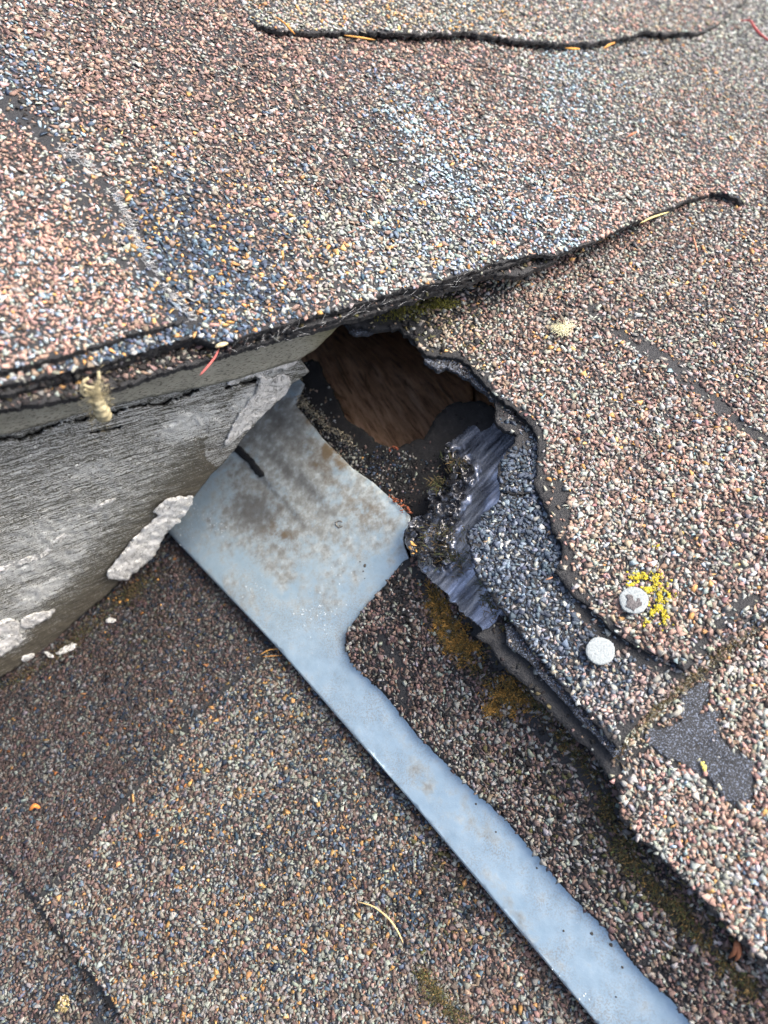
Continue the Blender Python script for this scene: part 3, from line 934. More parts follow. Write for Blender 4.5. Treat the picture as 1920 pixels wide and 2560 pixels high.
ZR2 = [(1340, 1200, 80, dict(navy=7, blue=2.2, grey=1, light=.5)), (1300, 1360, 90, dict(navy=8, blue=3, light=.5, amber=.15)),
       (1350, 1520, 80, dict(navy=6, blue=4, light=1.2, grey=1.5)), (1450, 1640, 60, dict(navy=5, blue=3, light=1.5, tan=2, brown=1)),
       (1560, 1670, 50, dict(navy=4, blue=3, brown=2, light=1)), (1560, 1760, 60, dict(brown=4, pink=4, light=3, grey=2, navy=.8)),
       (1640, 1720, 40, dict(pink=4, brown=4, light=2, grey=2)), (1460, 1730, 40, dict(light=3, navy=2, pink=3, grey=3)), (1290, 1080, 40, dict(navy=3, grey=4, black=4))]
ZR3 = [(1550, 2000, 70, dict(brown=4, grey=4, light=4, pink=1.5, mauve=1)), (1700, 2150, 140, dict(light=5, pink=3, brown=3, grey=3, sky=.6, amber=.4)),
       (1850, 1750, 90, dict(brown=5, light=3, grey=4, pink=2, amber=.4)), (1850, 2300, 120, dict(light=5, pink=3, brown=3, grey=3, sky=.6, amber=.5)),
       (1640, 1810, 40, dict(brown=4, tan=3, grey=3, light=2)), (1880, 2000, 80, dict(pink=4, brown=4, light=3, grey=2)),
       (1350, 1720, 60, dict(black=6, olive=1, grey=1))]
R3 = [(1190, 1590), (1223, 1613), (1238, 1639), (1319, 1720), (1365, 1772), (1440, 1847), (1498, 1899), (1508, 1925), (1539, 1960), (1550, 1995),
      (1547, 2047), (1597, 2094), (1654, 2151), (1753, 2250), (1828, 2337), (1920, 2420), (2080, 2570), (2300, 2700), (2300, 1350), (1900, 1300), (1500, 1500), (1260, 1540)]
patch = [(1713, 1730), (1773, 1705), (1770, 1742), (1742, 1789), (1773, 1777), (1798, 1777), (1798, 1836), (1820, 1868), (1883, 1905), (1880, 1990),
         (1863, 2007), (1805, 2001), (1770, 1950), (1657, 1887), (1613, 1849), (1619, 1822), (1701, 1805)]
hR3 = roll(.7, 130, -7.0, 71)
r3 = shingle('lowest pinkish grey shingle on the right, with a large bald black patch', R3, S_R, hR3, 3.2, ZR3, 71,
        bald=[(patch, -1, .03), ([(1223, 1600), (1330, 1690), (1460, 1830), (1530, 1920)], 46, .05), ([(1545, 1990), (1547, 2047), (1660, 2160), (1920, 2420)], 14, .25),
              ([(1590, 1880), (1545, 1960)], 24, .2), ([(1530, 1895), (1600, 1850), (1640, 1810)], 10, .3),
              ([(1720, 1700), (1860, 1590), (1960, 1520)], 26, .3), ([(1580, 1990), (1640, 2000)], 12, .3)],
        ragamp=5, ragscale=30, group='asphalt shingles of the right slope', side=.12)
slab('bald_patch', rag(patch, 9, 8, 30, 6), S_R, lambda x, y: hR3(x, y) + .35 + .55 * fbm(x, y, 26, 3, 90), 1.0, MAB, r3, res=8, ragamp=4)
# thin torn ply sticking out under the blue shingle
PLY = [(1262, 1560), (1268, 1612), (1330, 1662), (1365, 1706), (1420, 1766), (1476, 1828), (1540, 1900), (1580, 1880), (1500, 1770), (1400, 1650), (1300, 1540)]
shingle('thin black torn ply poking out under the left edge of the dark blue shingle', PLY, S_R, roll(.3, 90, -3.6, 72), 1.2, [(1400, 1750, 300, dict(black=4, grey=2, tan=2, mauve=2))], 72, bald=[([(1262, 1560), (1330, 1662), (1476, 1828), (1540, 1900)], 16, .05)], ragamp=2, side=.12, size=.8,
        group='asphalt shingles of the right slope', matt=MAB)
hR2 = roll(.8, 110, -1.2, 81)
R2 = [(1252, 1236), (1249, 1250), (1219, 1277), (1204, 1292), (1201, 1307), (1168, 1322), (1165, 1340), (1177, 1371), (1189, 1434), (1210, 1464), (1231, 1497),
      (1261, 1530), (1291, 1573), (1322, 1612), (1367, 1660), (1400, 1708), (1447, 1764), (1494, 1811), (1525, 1852), (1545, 1872), (1575, 1833),
      (1626, 1771), (1682, 1733), (1707, 1699), (1790, 1650), (1900, 1560), (2000, 1480), (1700, 1200), (1420, 1150), (1345, 1232), (1300, 1240)]
shingle('dark blue-grey shingle holding the plain round nail head, below the torn top one', R2, S_R, hR2, 3.0, ZR2, 81,
        bald=[([(1525, 1862), (1590, 1800)], 22, .1), ([(1210, 1464), (1330, 1630), (1540, 1868)], 9, .4), ([(1470, 1800), (1540, 1868)], 24, .3),
              ([(1440, 1520), (1560, 1620), (1700, 1700)], 20, .25)],
        ragamp=5, ragscale=24, res=12, mod=CHAR, group='asphalt shingles of the right slope')
R2u = [(1236, 985), (1240, 1030), (1243, 1060), (1255, 1069), (1285, 1080), (1292, 1090), (1288, 1108), (1261, 1136), (1246, 1160), (1249, 1205), (1252, 1229),
       (1300, 1236), (1350, 1228), (1430, 1240), (1460, 1120), (1400, 980), (1300, 930)]
shingle('small torn dark blue flap at the right rim of the hole, above the crack', R2u, S_R, roll(1.0, 60, -.6, 83), 3.0, ZR2, 83,
        bald=[([(1236, 985), (1243, 1060), (1292, 1090)], 34, .08), ([(1250, 1150), (1250, 1230)], 8, .2)],
        ragamp=5, ragscale=18, res=10, mod=CHAR, group='asphalt shingles of the right slope')
hR1 = lambda x, y: 1.8 + .9 * fbm(x, y, 120, 3, 91) + 1.0 * np.exp(-((y - 500) / 120) ** 2)
R1 = [(760, 760), (855, 796), (880, 812), (930, 822), (1000, 818), (1010, 836), (1033, 848), (1047, 867), (1065, 885), (1087, 892), (1141, 896), (1170, 910), (1199, 943),
      (1232, 986), (1264, 1012), (1292, 1024), (1316, 1054), (1331, 1066), (1343, 1090), (1346, 1121), (1343, 1169), (1337, 1205), (1349, 1238), (1373, 1280), (1382, 1325),
      (1403, 1362), (1406, 1398), (1388, 1426), (1423, 1477), (1481, 1529), (1539, 1581), (1602, 1621), (1683, 1650), (1712, 1679), (1753, 1639), (1816, 1604), (1863, 1558),
      (1920, 1523), (2080, 1420), (2300, 1300), (2300, 260), (1900, 330), (1300, 480), (760, 620)]
rim = [(855, 796), (1000, 825), (1065, 890), (1141, 900), (1199, 948), (1264, 1018), (1335, 1075), (1346, 1121), (1340, 1205), (1382, 1325), (1405, 1398)]
shingle('large top right-slope shingle whose torn rim curves round the hole', R1, S_R, hR1, 2.6, ZR, 91,
        bald=[(rim, 24, .1), ([(1340, 1180), (1400, 1240), (1400, 1300)], 30, .08), ([(1405, 1360), (1425, 1440)], 30, .08), ([(1550, 830), (1660, 900), (1780, 1000), (1930, 1120)], 18, .12),
              ([(1388, 1426), (1481, 1529), (1602, 1621), (1712, 1679)], 12, .25), ([(1830, 1540), (1760, 1600), (1712, 1679)], 20, .25),
              ([(1840, 1515), (1880, 1500)], 24, .1), ([(1100, 740), (1240, 760)], 20, .5), ([(860, 780), (1000, 790), (1080, 830)], 34, .35),
              ([(1460, 770), (1500, 790)], 12, .3)],
        ragamp=5, ragscale=22, res=13, tone=.96, group='asphalt shingles of the right slope')
# second ply of the same torn shingle, its lip showing below the rim
LIP = [(845, 780), (862, 800), (874, 827), (900, 833), (921, 832), (946, 814), (1000, 822), (1040, 858), (1063, 890), (1062, 902), (1080, 917), (1134, 924), (1163, 943),
       (1185, 961), (1221, 986), (1239, 1008), (1246, 1050), (1290, 1080), (1350, 1090), (1390, 1000), (1250, 850), (1050, 760)]
shingle('ragged lower ply whose grey lip hangs over the dark hole', LIP, S_R, lambda x, y: -.9 + .9 * fbm(x, y, 50, 3, 95), 2.4,
        [(1000, 800, 400, dict(black=5, navy=2, grey=2, tan=1))], 95, bald=[([(845, 800), (1063, 890), (1239, 1008)], 30, .3)],
        ragamp=7, ragscale=16, res=8, group='asphalt shingles of the right slope', matt=MAB, size=.7)
# ------------------------------------------------------------------ black glossy membrane and drip strip
M0, me1, me2 = axes(S_M, (1130, 1290), (1290, 1120))
mem = [(1192, 1046), (1168, 1064), (1153, 1087), (1128, 1102), (1112, 1120), (1110, 1150), (1124, 1176), (1118, 1206), (1096, 1222), (1082, 1244), (1072, 1262),
       (1060, 1290), (1030, 1292), (1020, 1312), (1010, 1334), (1012, 1358), (1026, 1380), (1036, 1398), (1065, 1437), (1090, 1462), (1141, 1514), (1189, 1559), (1225, 1603),
       (1262, 1580), (1310, 1560), (1300, 1400), (1320, 1200), (1330, 1080), (1260, 1056)]
def crump(x, y):
    """how crinkled the membrane is: strong along its torn left side"""
    d = seg_dist(x, y, [(1118, 1125), (1140, 1180), (1098, 1250), (1035, 1330), (1050, 1390), (1100, 1400), (1112, 1320), (1165, 1170)])
    return np.clip(1.2 - d / 36, 0, 1)
def hM(x, y):
    k = crump(x, y)
    g = (x - 1150) * .73 + (y - 1300) * .68
    st = .16 * fbm(g, (x * .68 - y * .73) * .14, 12, 2, 15) + 1.3 * fbm(g, (x * .68 - y * .73) * .4, 60, 2, 19)
    rg = lambda s_, q: 1 - np.abs(fbm(x, y, s_, 2, q)) * 2.6
    return 1.2 + st + k * (2.8 * rg(26, 16) + 1.5 * rg(11, 17) - 1.5) + 1.0 * fbm(x, y, 70, 2, 18) + k * .8
mroot = thing('black_membrane', M0, 'torn glossy black membrane crumpled beside the hole, edge of the dark blue shingle', 'membrane')
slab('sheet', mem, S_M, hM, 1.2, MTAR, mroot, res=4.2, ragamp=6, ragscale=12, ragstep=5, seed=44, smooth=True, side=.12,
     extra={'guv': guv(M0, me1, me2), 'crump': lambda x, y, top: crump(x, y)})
# curled shreds of the membrane
rr = np.random.default_rng(8)
for i in range(46):
    cx = np.interp(rr.random(), [0, .4, .7, 1], [1120, 1100, 1050, 1120]) + rr.normal(0, 24)
    cy = rr.uniform(1090, 1440)
    if crump(np.array([cx]), np.array([cy]))[0] < .45 or cx < 1018: continue
    a = rr.uniform(0, 6.3); w = rr.uniform(7, 18)
    pl = [(cx + w * rr.uniform(.5, 1.1) * math.cos(a + q), cy + w * rr.uniform(.4, .9) * math.sin(a + q)) for q in np.linspace(0, 5.4, 7)]
    hz = float(hM(np.array([cx]), np.array([cy]))[0]) + rr.uniform(.2, 1.4)
    ti, tj, cv = rr.normal(0, .11), rr.normal(0, .11), rr.uniform(-.012, .02)
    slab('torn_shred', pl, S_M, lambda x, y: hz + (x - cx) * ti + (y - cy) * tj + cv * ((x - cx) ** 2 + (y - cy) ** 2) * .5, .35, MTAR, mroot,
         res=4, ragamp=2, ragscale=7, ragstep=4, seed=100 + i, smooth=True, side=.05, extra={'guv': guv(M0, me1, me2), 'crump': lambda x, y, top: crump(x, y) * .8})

# ------------------------------------------------------------------ fascia: trim strip and weathered board
B0, be1, be2 = axes(S_B, (0, 1110), (480, 985))
board = [(-300, 1140), (0, 1086), (45, 1077), (120, 1056), (181, 1038), (271, 1014), (377, 990), (493, 966), (574, 950), (647, 928), (709, 908), (745, 898), (752, 910),
         (774, 929), (752, 945), (728, 962), (716, 983), (670, 1025), (604, 1099), (589, 1122), (570, 1145), (531, 1184), (487, 1240), (470, 1262), (440, 1290), (400, 1335),
         (350, 1390), (310, 1440), (295, 1457), (271, 1484), (217, 1529), (169, 1572), (130, 1611), (99, 1635), (45, 1668), (0, 1694), (-300, 1850)]
def gcoord(x, y):                                # across-grain and along-grain photo coordinates for relief
    return (x * .252 + y * .968), (x * .968 - y * .252)
paint = blob([(60, 1230, 90, 50, -15, .55), (230, 1180, 200, 60, -15, .62), (480, 1060, 110, 45, -15, .85), (640, 1000, 90, 45, -35, .9), (130, 1330, 160, 60, -15, .72),
              (60, 1420, 130, 40, -18, .78), (110, 1480, 100, 30, -30, .9), (25, 1590, 55, 50, -30, 1.0), (260, 1290, 60, 20, -15, .6), (60, 1560, 80, 30, -30, .8), (90, 1130, 120, 25, -15, .55),
              (240, 1270, 26, 10, -25, .85), (180, 1390, 70, 30, -20, .7)])
def damp(x, y, top):
    d = seg_dist(x, y, [(640, 1060), (520, 1180), (420, 1300), (300, 1440), (170, 1560), (0, 1680)])
    return np.clip(1.15 - d / 95, 0, 1)
def paint2(x, y, top):
    return np.clip(np.maximum(paint(x, y, top), .50) - .42 * damp(x, y, top) * (seg_dist(x, y, [(620, 1020), (560, 1120)]) > 50), 0, 1)
def split(x, y, top=None):
    """open jagged split along the top of the plank"""
    line = [(-100, 1118), (0, 1100), (36, 1092), (52, 1098), (70, 1088), (128, 1064), (170, 1052), (200, 1050), (232, 1040), (262, 1042), (290, 1030), (330, 1018), (380, 1010), (400, 1012), (430, 998), (470, 984), (494, 974)]
    l2 = [(640, 950), (600, 958), (578, 962), (566, 968)]
    w = 3.0 + 5.0 * fbm(x, y, 32, 2, 3)
    d = seg_dist(x + 5 * fbm(x, y, 12, 2, 8), y + 5 * fbm(x, y, 10, 2, 7), line) / np.maximum(w, .4)
    d2 = seg_dist(x, y + 4 * fbm(x, y, 12, 2, 7), l2) / 4
    d3 = seg_dist(x, y, [(225, 1082), (300, 1068)]) / 2.5
    return np.clip(1.6 - np.minimum(np.minimum(d, d2), d3) * 1.2, 0, 1)
def hB(x, y):
    v, u = gcoord(x, y)
    g = .35 * fbm(v, u * .10, 7, 3, 24) + .22 * fbm(v, u * .35, 4.5, 2, 25)
    cr = -3.5 * split(x, y) + 0 * np.exp(-(seg_dist(x, y, [(0, 1098), (130, 1068), (200, 1046), (300, 1022), (400, 1000), (430, 992)]) / 5) ** 2) * (fbm(x, y, 30, 2, 3) > -.25)
    lump = .9 * paint(x, y, None) * np.clip(fbm(x, y, 16, 3, 27) * 2 + .3, 0, 1)
    return g + cr + lump
broot = thing('fascia_board', B0, 'weathered grey fascia board with flaking white paint under the roof edge', 'fascia board')
slab('plank', board, S_B, hB, 14, MB_, broot, res=4.2, ragamp=2, ragscale=10, seed=45, side=.15,
     extra={'guv': guv(B0, be1, be2), 'paint': paint2, 'damp': damp, 'split': split})
# thick curled paint flakes
def flake(poly, h0, th, seed, curl=.0, name='paint_flake', root=broot, S=S_B, amp=.9):
    P = np.array(poly, float); c = P.mean(0)
    return slab(name, poly, S, lambda x, y: h0 + amp * fbm(gcoord(x, y)[0], gcoord(x, y)[1] * .5, 9, 3, seed) + curl * np.hypot(x - c[0], y - c[1]) / 10,
                th, MPAINT, root, res=4, ragamp=3, ragscale=9, ragstep=4, seed=seed, side=.15)
flake([(485, 1243), (482, 1262), (470, 1276), (446, 1309), (422, 1327), (404, 1352), (389, 1385), (368, 1409), (335, 1433), (322, 1451), (301, 1452), (271, 1448), (267, 1439),
       (283, 1418), (325, 1361), (356, 1327), (401, 1288), (383, 1282), (413, 1252), (452, 1243)], 1.5, .8, 201, .1, amp=1.0)
flake([(648, 938), (652, 950), (640, 985), (600, 1035), (575, 1078), (561, 1112), (566, 1118), (600, 1092), (640, 1056), (672, 1024), (716, 985), (728, 962), (722, 942), (700, 938), (670, 950)],
      1.0, .5, 202, .03, amp=.5)
flake([(576, 952), (650, 922), (690, 905), (735, 888), (745, 900), (735, 915), (710, 928), (700, 922), (660, 938), (652, 948), (640, 940), (610, 948), (590, 962), (570, 962)], 1.0, .5, 203, .0, amp=.5)
flake([(0, 1556), (30, 1548), (50, 1560), (48, 1584), (64, 1594), (48, 1612), (20, 1630), (0, 1642), (-60, 1670), (-60, 1590)], 1.1, .9, 204)
flake([(55, 1550), (80, 1536), (110, 1530), (138, 1524), (128, 1544), (100, 1560), (70, 1572), (50, 1566)], .9, .6, 205)
flake([(54, 1650), (64, 1640), (86, 1636), (86, 1644), (70, 1654), (58, 1654)], .9, .7, 206)
flake([(230, 1276), (245, 1262), (270, 1252), (290, 1247), (284, 1256), (262, 1266), (244, 1278)], .7, .6, 207)
flake([(-20, 1420), (40, 1404), (110, 1380), (165, 1330), (166, 1340), (120, 1388), (60, 1412), (-20, 1440)], .5, .4, 208)
# fallen chips on the shingle below
for i, (pl, lb) in enumerate([([(264, 1550), (272, 1544), (286, 1546), (288, 1550), (276, 1556), (266, 1554)], 'small round white paint chip lying on the shingle, farthest right of the fallen chips'),
                              ([(140, 1634), (150, 1622), (172, 1610), (180, 1606), (190, 1610), (186, 1618), (170, 1626), (150, 1636)], 'long broken white paint chip on the shingle below the fascia board'),
                              ([(110, 1630), (116, 1628), (132, 1638), (130, 1643), (122, 1642)], 'small grey paint chip tucked against the lower edge of the fascia board')]):
    o = slab('paint_chip', pl, S_L, 1.5, .8, MPAINT, None, res=4, ragamp=2, ragscale=6, ragstep=3, seed=220 + i)
    tag(o, lb, 'paint chip', 'fallen paint chips')
T0, te1, te2 = axes(S_T, (0, 1050), (480, 930))
trim = [(-300, 1030), (0, 985), (289, 930), (498, 865), (752, 800), (835, 770), (862, 780), (858, 802), (824, 840), (786, 875), (743, 902), (709, 912), (647, 931), (574, 954),
        (493, 970), (377, 992), (271, 1016), (181, 1040), (120, 1058), (45, 1079), (0, 1089), (-300, 1140)]
def mossd(x, y, top): return np.clip(1 - np.hypot(x - 850, y - 810) / 110, 0, 1)
o = slab('trim_board', trim, S_T, lambda x, y: .25 * fbm(gcoord(x, y)[0], gcoord(x, y)[1] * .2, 8, 2, 28), 12, MT, None, res=7, ragamp=1.2, ragscale=16, seed=46,
         side=.1, extra={'guv': guv(T0, te1, te2), 'damp': mossd})
tag(o, 'narrow grey-beige trim strip directly under the roof edge, above the fascia board', 'trim board')

# ------------------------------------------------------------------ upper roof
ZU = [(60, 60, 110, dict(brown=5, pink=2, light=2.0, mauve=4, grey=2, sky=1, blue=.5)), (40, 210, 60, dict(navy=1.4, blue=3, sky=2, light=3.0, brown=3)),
      (350, 80, 150, dict(brown=5, mauve=3, grey=2, pink=3, light=1.5)), (700, 230, 150, dict(brown=6, mauve=3, grey=2, pink=3, light=1.2)),
      (250, 250, 90, dict(brown=6, mauve=3, pink=3, light=1.0)), (400, 350, 90, dict(grey=4, brown=4, mauve=3, light=1.5, amber=.3)),
      (170, 330, 50, dict(light=3.0, grey=3, amber=1.5, navy=1.4, brown=2, sky=1)), (60, 330, 50, dict(black=4, navy=2.9, blue=2, brown=1)),
      (330, 420, 45, dict(amber=2, light=3.0, grey=3, brown=2, sky=1)), (420, 500, 60, dict(navy=3.6, blue=3, grey=2, amber=.8, brown=2)),
      (520, 600, 70, dict(navy=5.8, blue=3, amber=1.2, brown=1.5, light=1.0)), (470, 720, 70, dict(navy=4.3, blue=3, amber=1.2, light=2.0, brown=1.5)),
      (640, 750, 60, dict(navy=5.0, blue=3, amber=1.2, light=1.5, brown=1.5)), (690, 620, 70, dict(navy=2.2, brown=4, grey=3, amber=.9, light=2.0)),
      (560, 430, 80, dict(brown=5, mauve=3, grey=3, navy=1.1, amber=.5, light=1.0)), (850, 700, 80, dict(light=4.0, grey=3, brown=3, navy=1.1, pink=1, amber=.5)),
      (850, 520, 80, dict(grey=5, light=3.0, brown=3, navy=0.7, amber=.7)), (860, 360, 90, dict(grey=5, mauve=3, brown=3, light=1.5, blue=1)),
      (1000, 620, 90, dict(light=4.0, grey=4, brown=2, sky=1.2, blue=1, amber=.5)), (1130, 600, 60, dict(blue=2, sky=2, light=3.0, grey=3, brown=1)),
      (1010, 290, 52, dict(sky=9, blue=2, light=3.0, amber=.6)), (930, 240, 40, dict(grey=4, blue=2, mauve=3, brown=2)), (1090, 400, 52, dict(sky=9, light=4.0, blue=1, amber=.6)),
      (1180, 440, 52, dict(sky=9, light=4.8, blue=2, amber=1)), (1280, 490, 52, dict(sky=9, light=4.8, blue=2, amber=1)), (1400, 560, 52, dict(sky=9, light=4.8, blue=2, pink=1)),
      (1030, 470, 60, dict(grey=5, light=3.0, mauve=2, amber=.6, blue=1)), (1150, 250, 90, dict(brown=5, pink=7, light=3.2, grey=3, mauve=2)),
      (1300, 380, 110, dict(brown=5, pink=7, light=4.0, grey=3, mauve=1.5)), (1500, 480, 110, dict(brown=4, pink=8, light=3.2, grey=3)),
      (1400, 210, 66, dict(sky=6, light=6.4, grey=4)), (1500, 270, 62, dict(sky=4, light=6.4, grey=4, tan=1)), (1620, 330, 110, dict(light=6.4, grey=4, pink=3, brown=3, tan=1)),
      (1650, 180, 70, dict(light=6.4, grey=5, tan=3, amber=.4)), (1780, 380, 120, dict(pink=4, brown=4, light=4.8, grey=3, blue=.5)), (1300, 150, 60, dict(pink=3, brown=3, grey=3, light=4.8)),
      (1830, 220, 70, dict(light=8.0, grey=5, tan=3, amber=.4)), (1860, 110, 60, dict(light=12.8, white=1, grey=5)), (1780, 60, 60, dict(light=9.6, grey=6, pink=1))]  # extra pale stones towards the right also paint in hazy sky light
ZUT = [(900, 20, 200, dict(light=5, tan=3, grey=4, amber=1.2, pink=.6)), (1200, 40, 120, dict(light=5, tan=3, grey=3, amber=1.2)), (1500, 20, 150, dict(light=4, grey=4, pink=2, tan=2))]
ZP = [(150, 750, 200, dict(pink=8, brown=2.5, sky=1.6, light=2.2, blue=.8, amber=.25)), (50, 620, 100, dict(pink=7, brown=3, light=2, sky=1)), (30, 430, 70, dict(pink=3, brown=5, mauve=3, light=2, sky=.6)),
      (260, 620, 50, dict(light=4, grey=3, pink=3, brown=2, amber=.7)), (190, 470, 50, dict(light=4, grey=3, brown=3, sky=2, amber=1))]
# right-hand shingle of the upper roof, tucked under the front one
U2 = [(860, -260), (900, 120), (960, 260), (1040, 400), (1130, 560), (1200, 660), (1261, 656), (1319, 640), (1394, 637), (1452, 613), (1510, 590), (1568, 561), (1654, 527), (1712, 503), (1787, 484), (1800, 482),
      (1835, 494), (1868, 510), (1892, 508), (1960, 484), (2250, 420), (2300, -300)]
hU2 = lambda x, y: -1.6 + .8 * fbm(x, y, 200, 3, 111) + 3.2 * np.exp(-((x - 1835) / 40) ** 2 - ((y - 490) / 40) ** 2)
GU = 'asphalt shingles of the upper roof'
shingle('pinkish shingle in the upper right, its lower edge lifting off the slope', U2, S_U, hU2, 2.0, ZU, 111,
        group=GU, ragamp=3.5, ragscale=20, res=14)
ply = [(-300, 1075), (0, 1022), (93, 1010), (289, 970), (405, 929), (498, 906), (579, 877), (752, 831), (868, 800), (931, 782), (997, 760), (1076, 733), (1180, 704), (1238, 682), (1290, 690), (1319, 680),
       (1388, 652), (1400, 560), (1100, 520), (500, 700), (-300, 830)]
Zply = [(100, 980, 200, dict(black=6, mauve=3, brown=2, grey=1.5, amber=.4)), (800, 800, 300, dict(black=5, grey=2, brown=2, olive=1))]
shingle('lowest dark ply of the upper roof edge, resting on the beige trim strip', ply, S_U, roll(.5, 90, -7.0, 121), 2.8, Zply, 121,
        group=GU, ragamp=4, ragscale=24, res=13, tone=.8, bald=[([(868, 800), (1388, 652)], 12, .35), ([(0, 1022), (498, 906), (752, 831)], 9, .6)])
ply2 = [(-300, 1040), (0, 988), (60, 975), (150, 950), (260, 925), (350, 893), (420, 872), (486, 852), (560, 860), (700, 830), (840, 798), (960, 756), (1100, 716), (1230, 676), (1330, 640), (1350, 560), (500, 700), (-300, 830)]
shingle('second dark ply of the stacked roof edge with stones along its rim', ply2, S_U, roll(.5, 70, -3.6, 123), 2.0, Zply, 123,
        group=GU, ragamp=4, ragscale=20, res=13, tone=.8, bald=[([(700, 830), (1330, 640)], 12, .3), ([(-50, 988), (60, 975), (260, 925), (486, 852)], 8, .55)])
U1 = [(-300, -300), (900, -300), (905, 60), (935, 200), (1000, 300), (1060, 380), (1150, 430), (1230, 470), (1310, 520), (1360, 552), (1388, 579), (1319, 602), (1261, 637), (1191, 676), (1076, 709), (960, 738),
      (868, 768), (810, 779), (723, 808), (637, 831), (584, 851), (538, 857), (480, 842), (440, 852), (380, 872), (300, 896), (150, 932), (0, 962), (-300, 1020)]
crack = [(-20, 240), (60, 300), (130, 360), (200, 405), (245, 450), (285, 505), (320, 585), (360, 660), (410, 735), (465, 800)]
hU1 = lambda x, y: -.2 + .9 * fbm(x, y, 190, 3, 131)
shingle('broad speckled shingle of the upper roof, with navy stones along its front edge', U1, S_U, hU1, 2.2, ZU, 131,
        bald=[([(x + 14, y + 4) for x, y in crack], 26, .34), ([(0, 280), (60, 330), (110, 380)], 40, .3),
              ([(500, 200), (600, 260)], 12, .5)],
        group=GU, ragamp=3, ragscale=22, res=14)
Pk = [(-300, 160), (-20, 262), (60, 322), (130, 380), (195, 425), (232, 470), (262, 530), (300, 610), (340, 680), (386, 750), (440, 812), (457, 798), (405, 819), (324, 837), (243, 863), (174, 883), (75, 912), (0, 925), (-300, 980)]
shingle('pink shingle lapped on top at the left edge of the upper roof', Pk, S_U, lambda x, y: 2.6 + .7 * fbm(x, y, 150, 3, 141) - .8 * np.exp(-seg_dist(x, y, crack) / 30), 2.6, ZP, 141,
        bald=[([(195, 425), (262, 530), (340, 680), (420, 790)], 14, .5), ([(190, 470), (230, 560), (300, 640)], 24, .5)],
        group=GU, ragamp=3.5, ragscale=20, res=13, size=1.0)
UTp = [(590, -300), (600, 0), (626, 50), (645, 66), (700, 76), (752, 79), (850, 80), (960, 82), (1076, 84), (1180, 79), (1232, 91), (1307, 101), (1394, 110), (1481, 107), (1540, 96), (1568, 92), (1600, 78), (1700, 84), (1764, 80),
       (1790, 60), (1900, -20), (2200, -300)]
shingle('pale tan shingle at the top of the picture with a dark lifted lower edge', UTp, S_U, lambda x, y: 0.4 + 2.6 / (1 + np.exp((x - 1740) / 22)) / (1 + np.exp(-(x - 640) / 14)) + .9 * fbm(x, y, 160, 2, 151), 2.0, ZUT, 151,
        group=GU, ragamp=4, ragscale=26, res=14, tone=1.05, fine=4)

# ================================================================== SMALL OBJECTS
def nail(px, py, S, h, rmm, label, patch_=False, tilt=(0, 0)):
    P, n, t = frame(S, np.array([px], float), np.array([py], float)); P = lift(P, n, h / 1000); h0 = h; h = 0; P, n, t = P[0], n[0], t[0]
    n = n + t * tilt[0]; n /= np.linalg.norm(n)
    b = np.cross(n, t); b /= np.linalg.norm(b); t = np.cross(b, n)
    root = thing('roofing_nail', P + n * h / 1000, label, 'nail', 'roofing nails')
    r_ = np.random.default_rng(int(px))
    NS = 40
    an = np.arange(NS) / NS * 2 * np.pi
    wob = 1 + .012 * np.sin(an * 2 + 1) + .014 * np.sin(an * 5 + px) + .006 * r_.normal(0, 1, NS)
    prof = [(0, .28), (.3, .30), (.6, .27), (.86, .22), (.965, .13), (1.0, -.05), (1.0, -.45), (.95, -.6)]
    V = [P + n * (h + .9 + prof[0][1]) / 1000]
    for q, z in prof[1:]:
        for k in range(NS):
            d = (t * math.cos(an[k]) + b * math.sin(an[k])) * rmm * q * wob[k]
            zz = z + .07 * math.sin(3 * an[k] + q * 7) * q
            V.append(P + d / 1000 + n * (h + .9 + zz) / 1000)
    F = []
    for k in range(NS):
        F.append((0, 1 + k, 1 + (k + 1) % NS))
    for j in range(len(prof) - 2):
        for k in range(NS):
            a, c = 1 + j * NS + k, 1 + j * NS + (k + 1) % NS
            F += [(a, a + NS, c + NS), (a, c + NS, c)]
    mesh_from('head', np.array(V), np.array(F), MZINC, root, smooth=True)
    pth = np.array([P + n * (h + .5 - z) / 1000 for z in (0, 4, 8, 12, 14)])
    v, f = tube_mesh(pth, [.0015, .0015, .0015, .0012, .0002], 8)
    mesh_from('shank', v, f, MZINC, root, smooth=True)
    if patch_:
        pz = [(1400 + u / 3.19, 1360 + w / 3.19) for u, w in [(525, 408), (545, 402), (572, 404), (586, 418), (588, 446), (602, 458), (614, 452), (614, 434), (632, 430), (640, 452), (656, 470), (650, 492), (622, 508), (602, 514), (592, 538), (574, 524), (548, 508), (524, 498), (536, 480), (530, 462), (540, 440), (530, 425)]]
        slab('worn_patch', [(x, y) for x, y in pz], S, h0 + 1.35, .12, MRUST, root, res=2, ragamp=.5, ragscale=3, ragstep=2, seed=5, side=.03)
    return root
nail(1584, 1502, S_R, 3.2, 5.15, 'round zinc nail head with a dark worn patch, beside the yellow lichen', True, (-.03, 0))
nail(1500, 1628, S_R, .7, 5.15, 'plain pale round nail head in the dark blue shingle', False, (.05, 0))

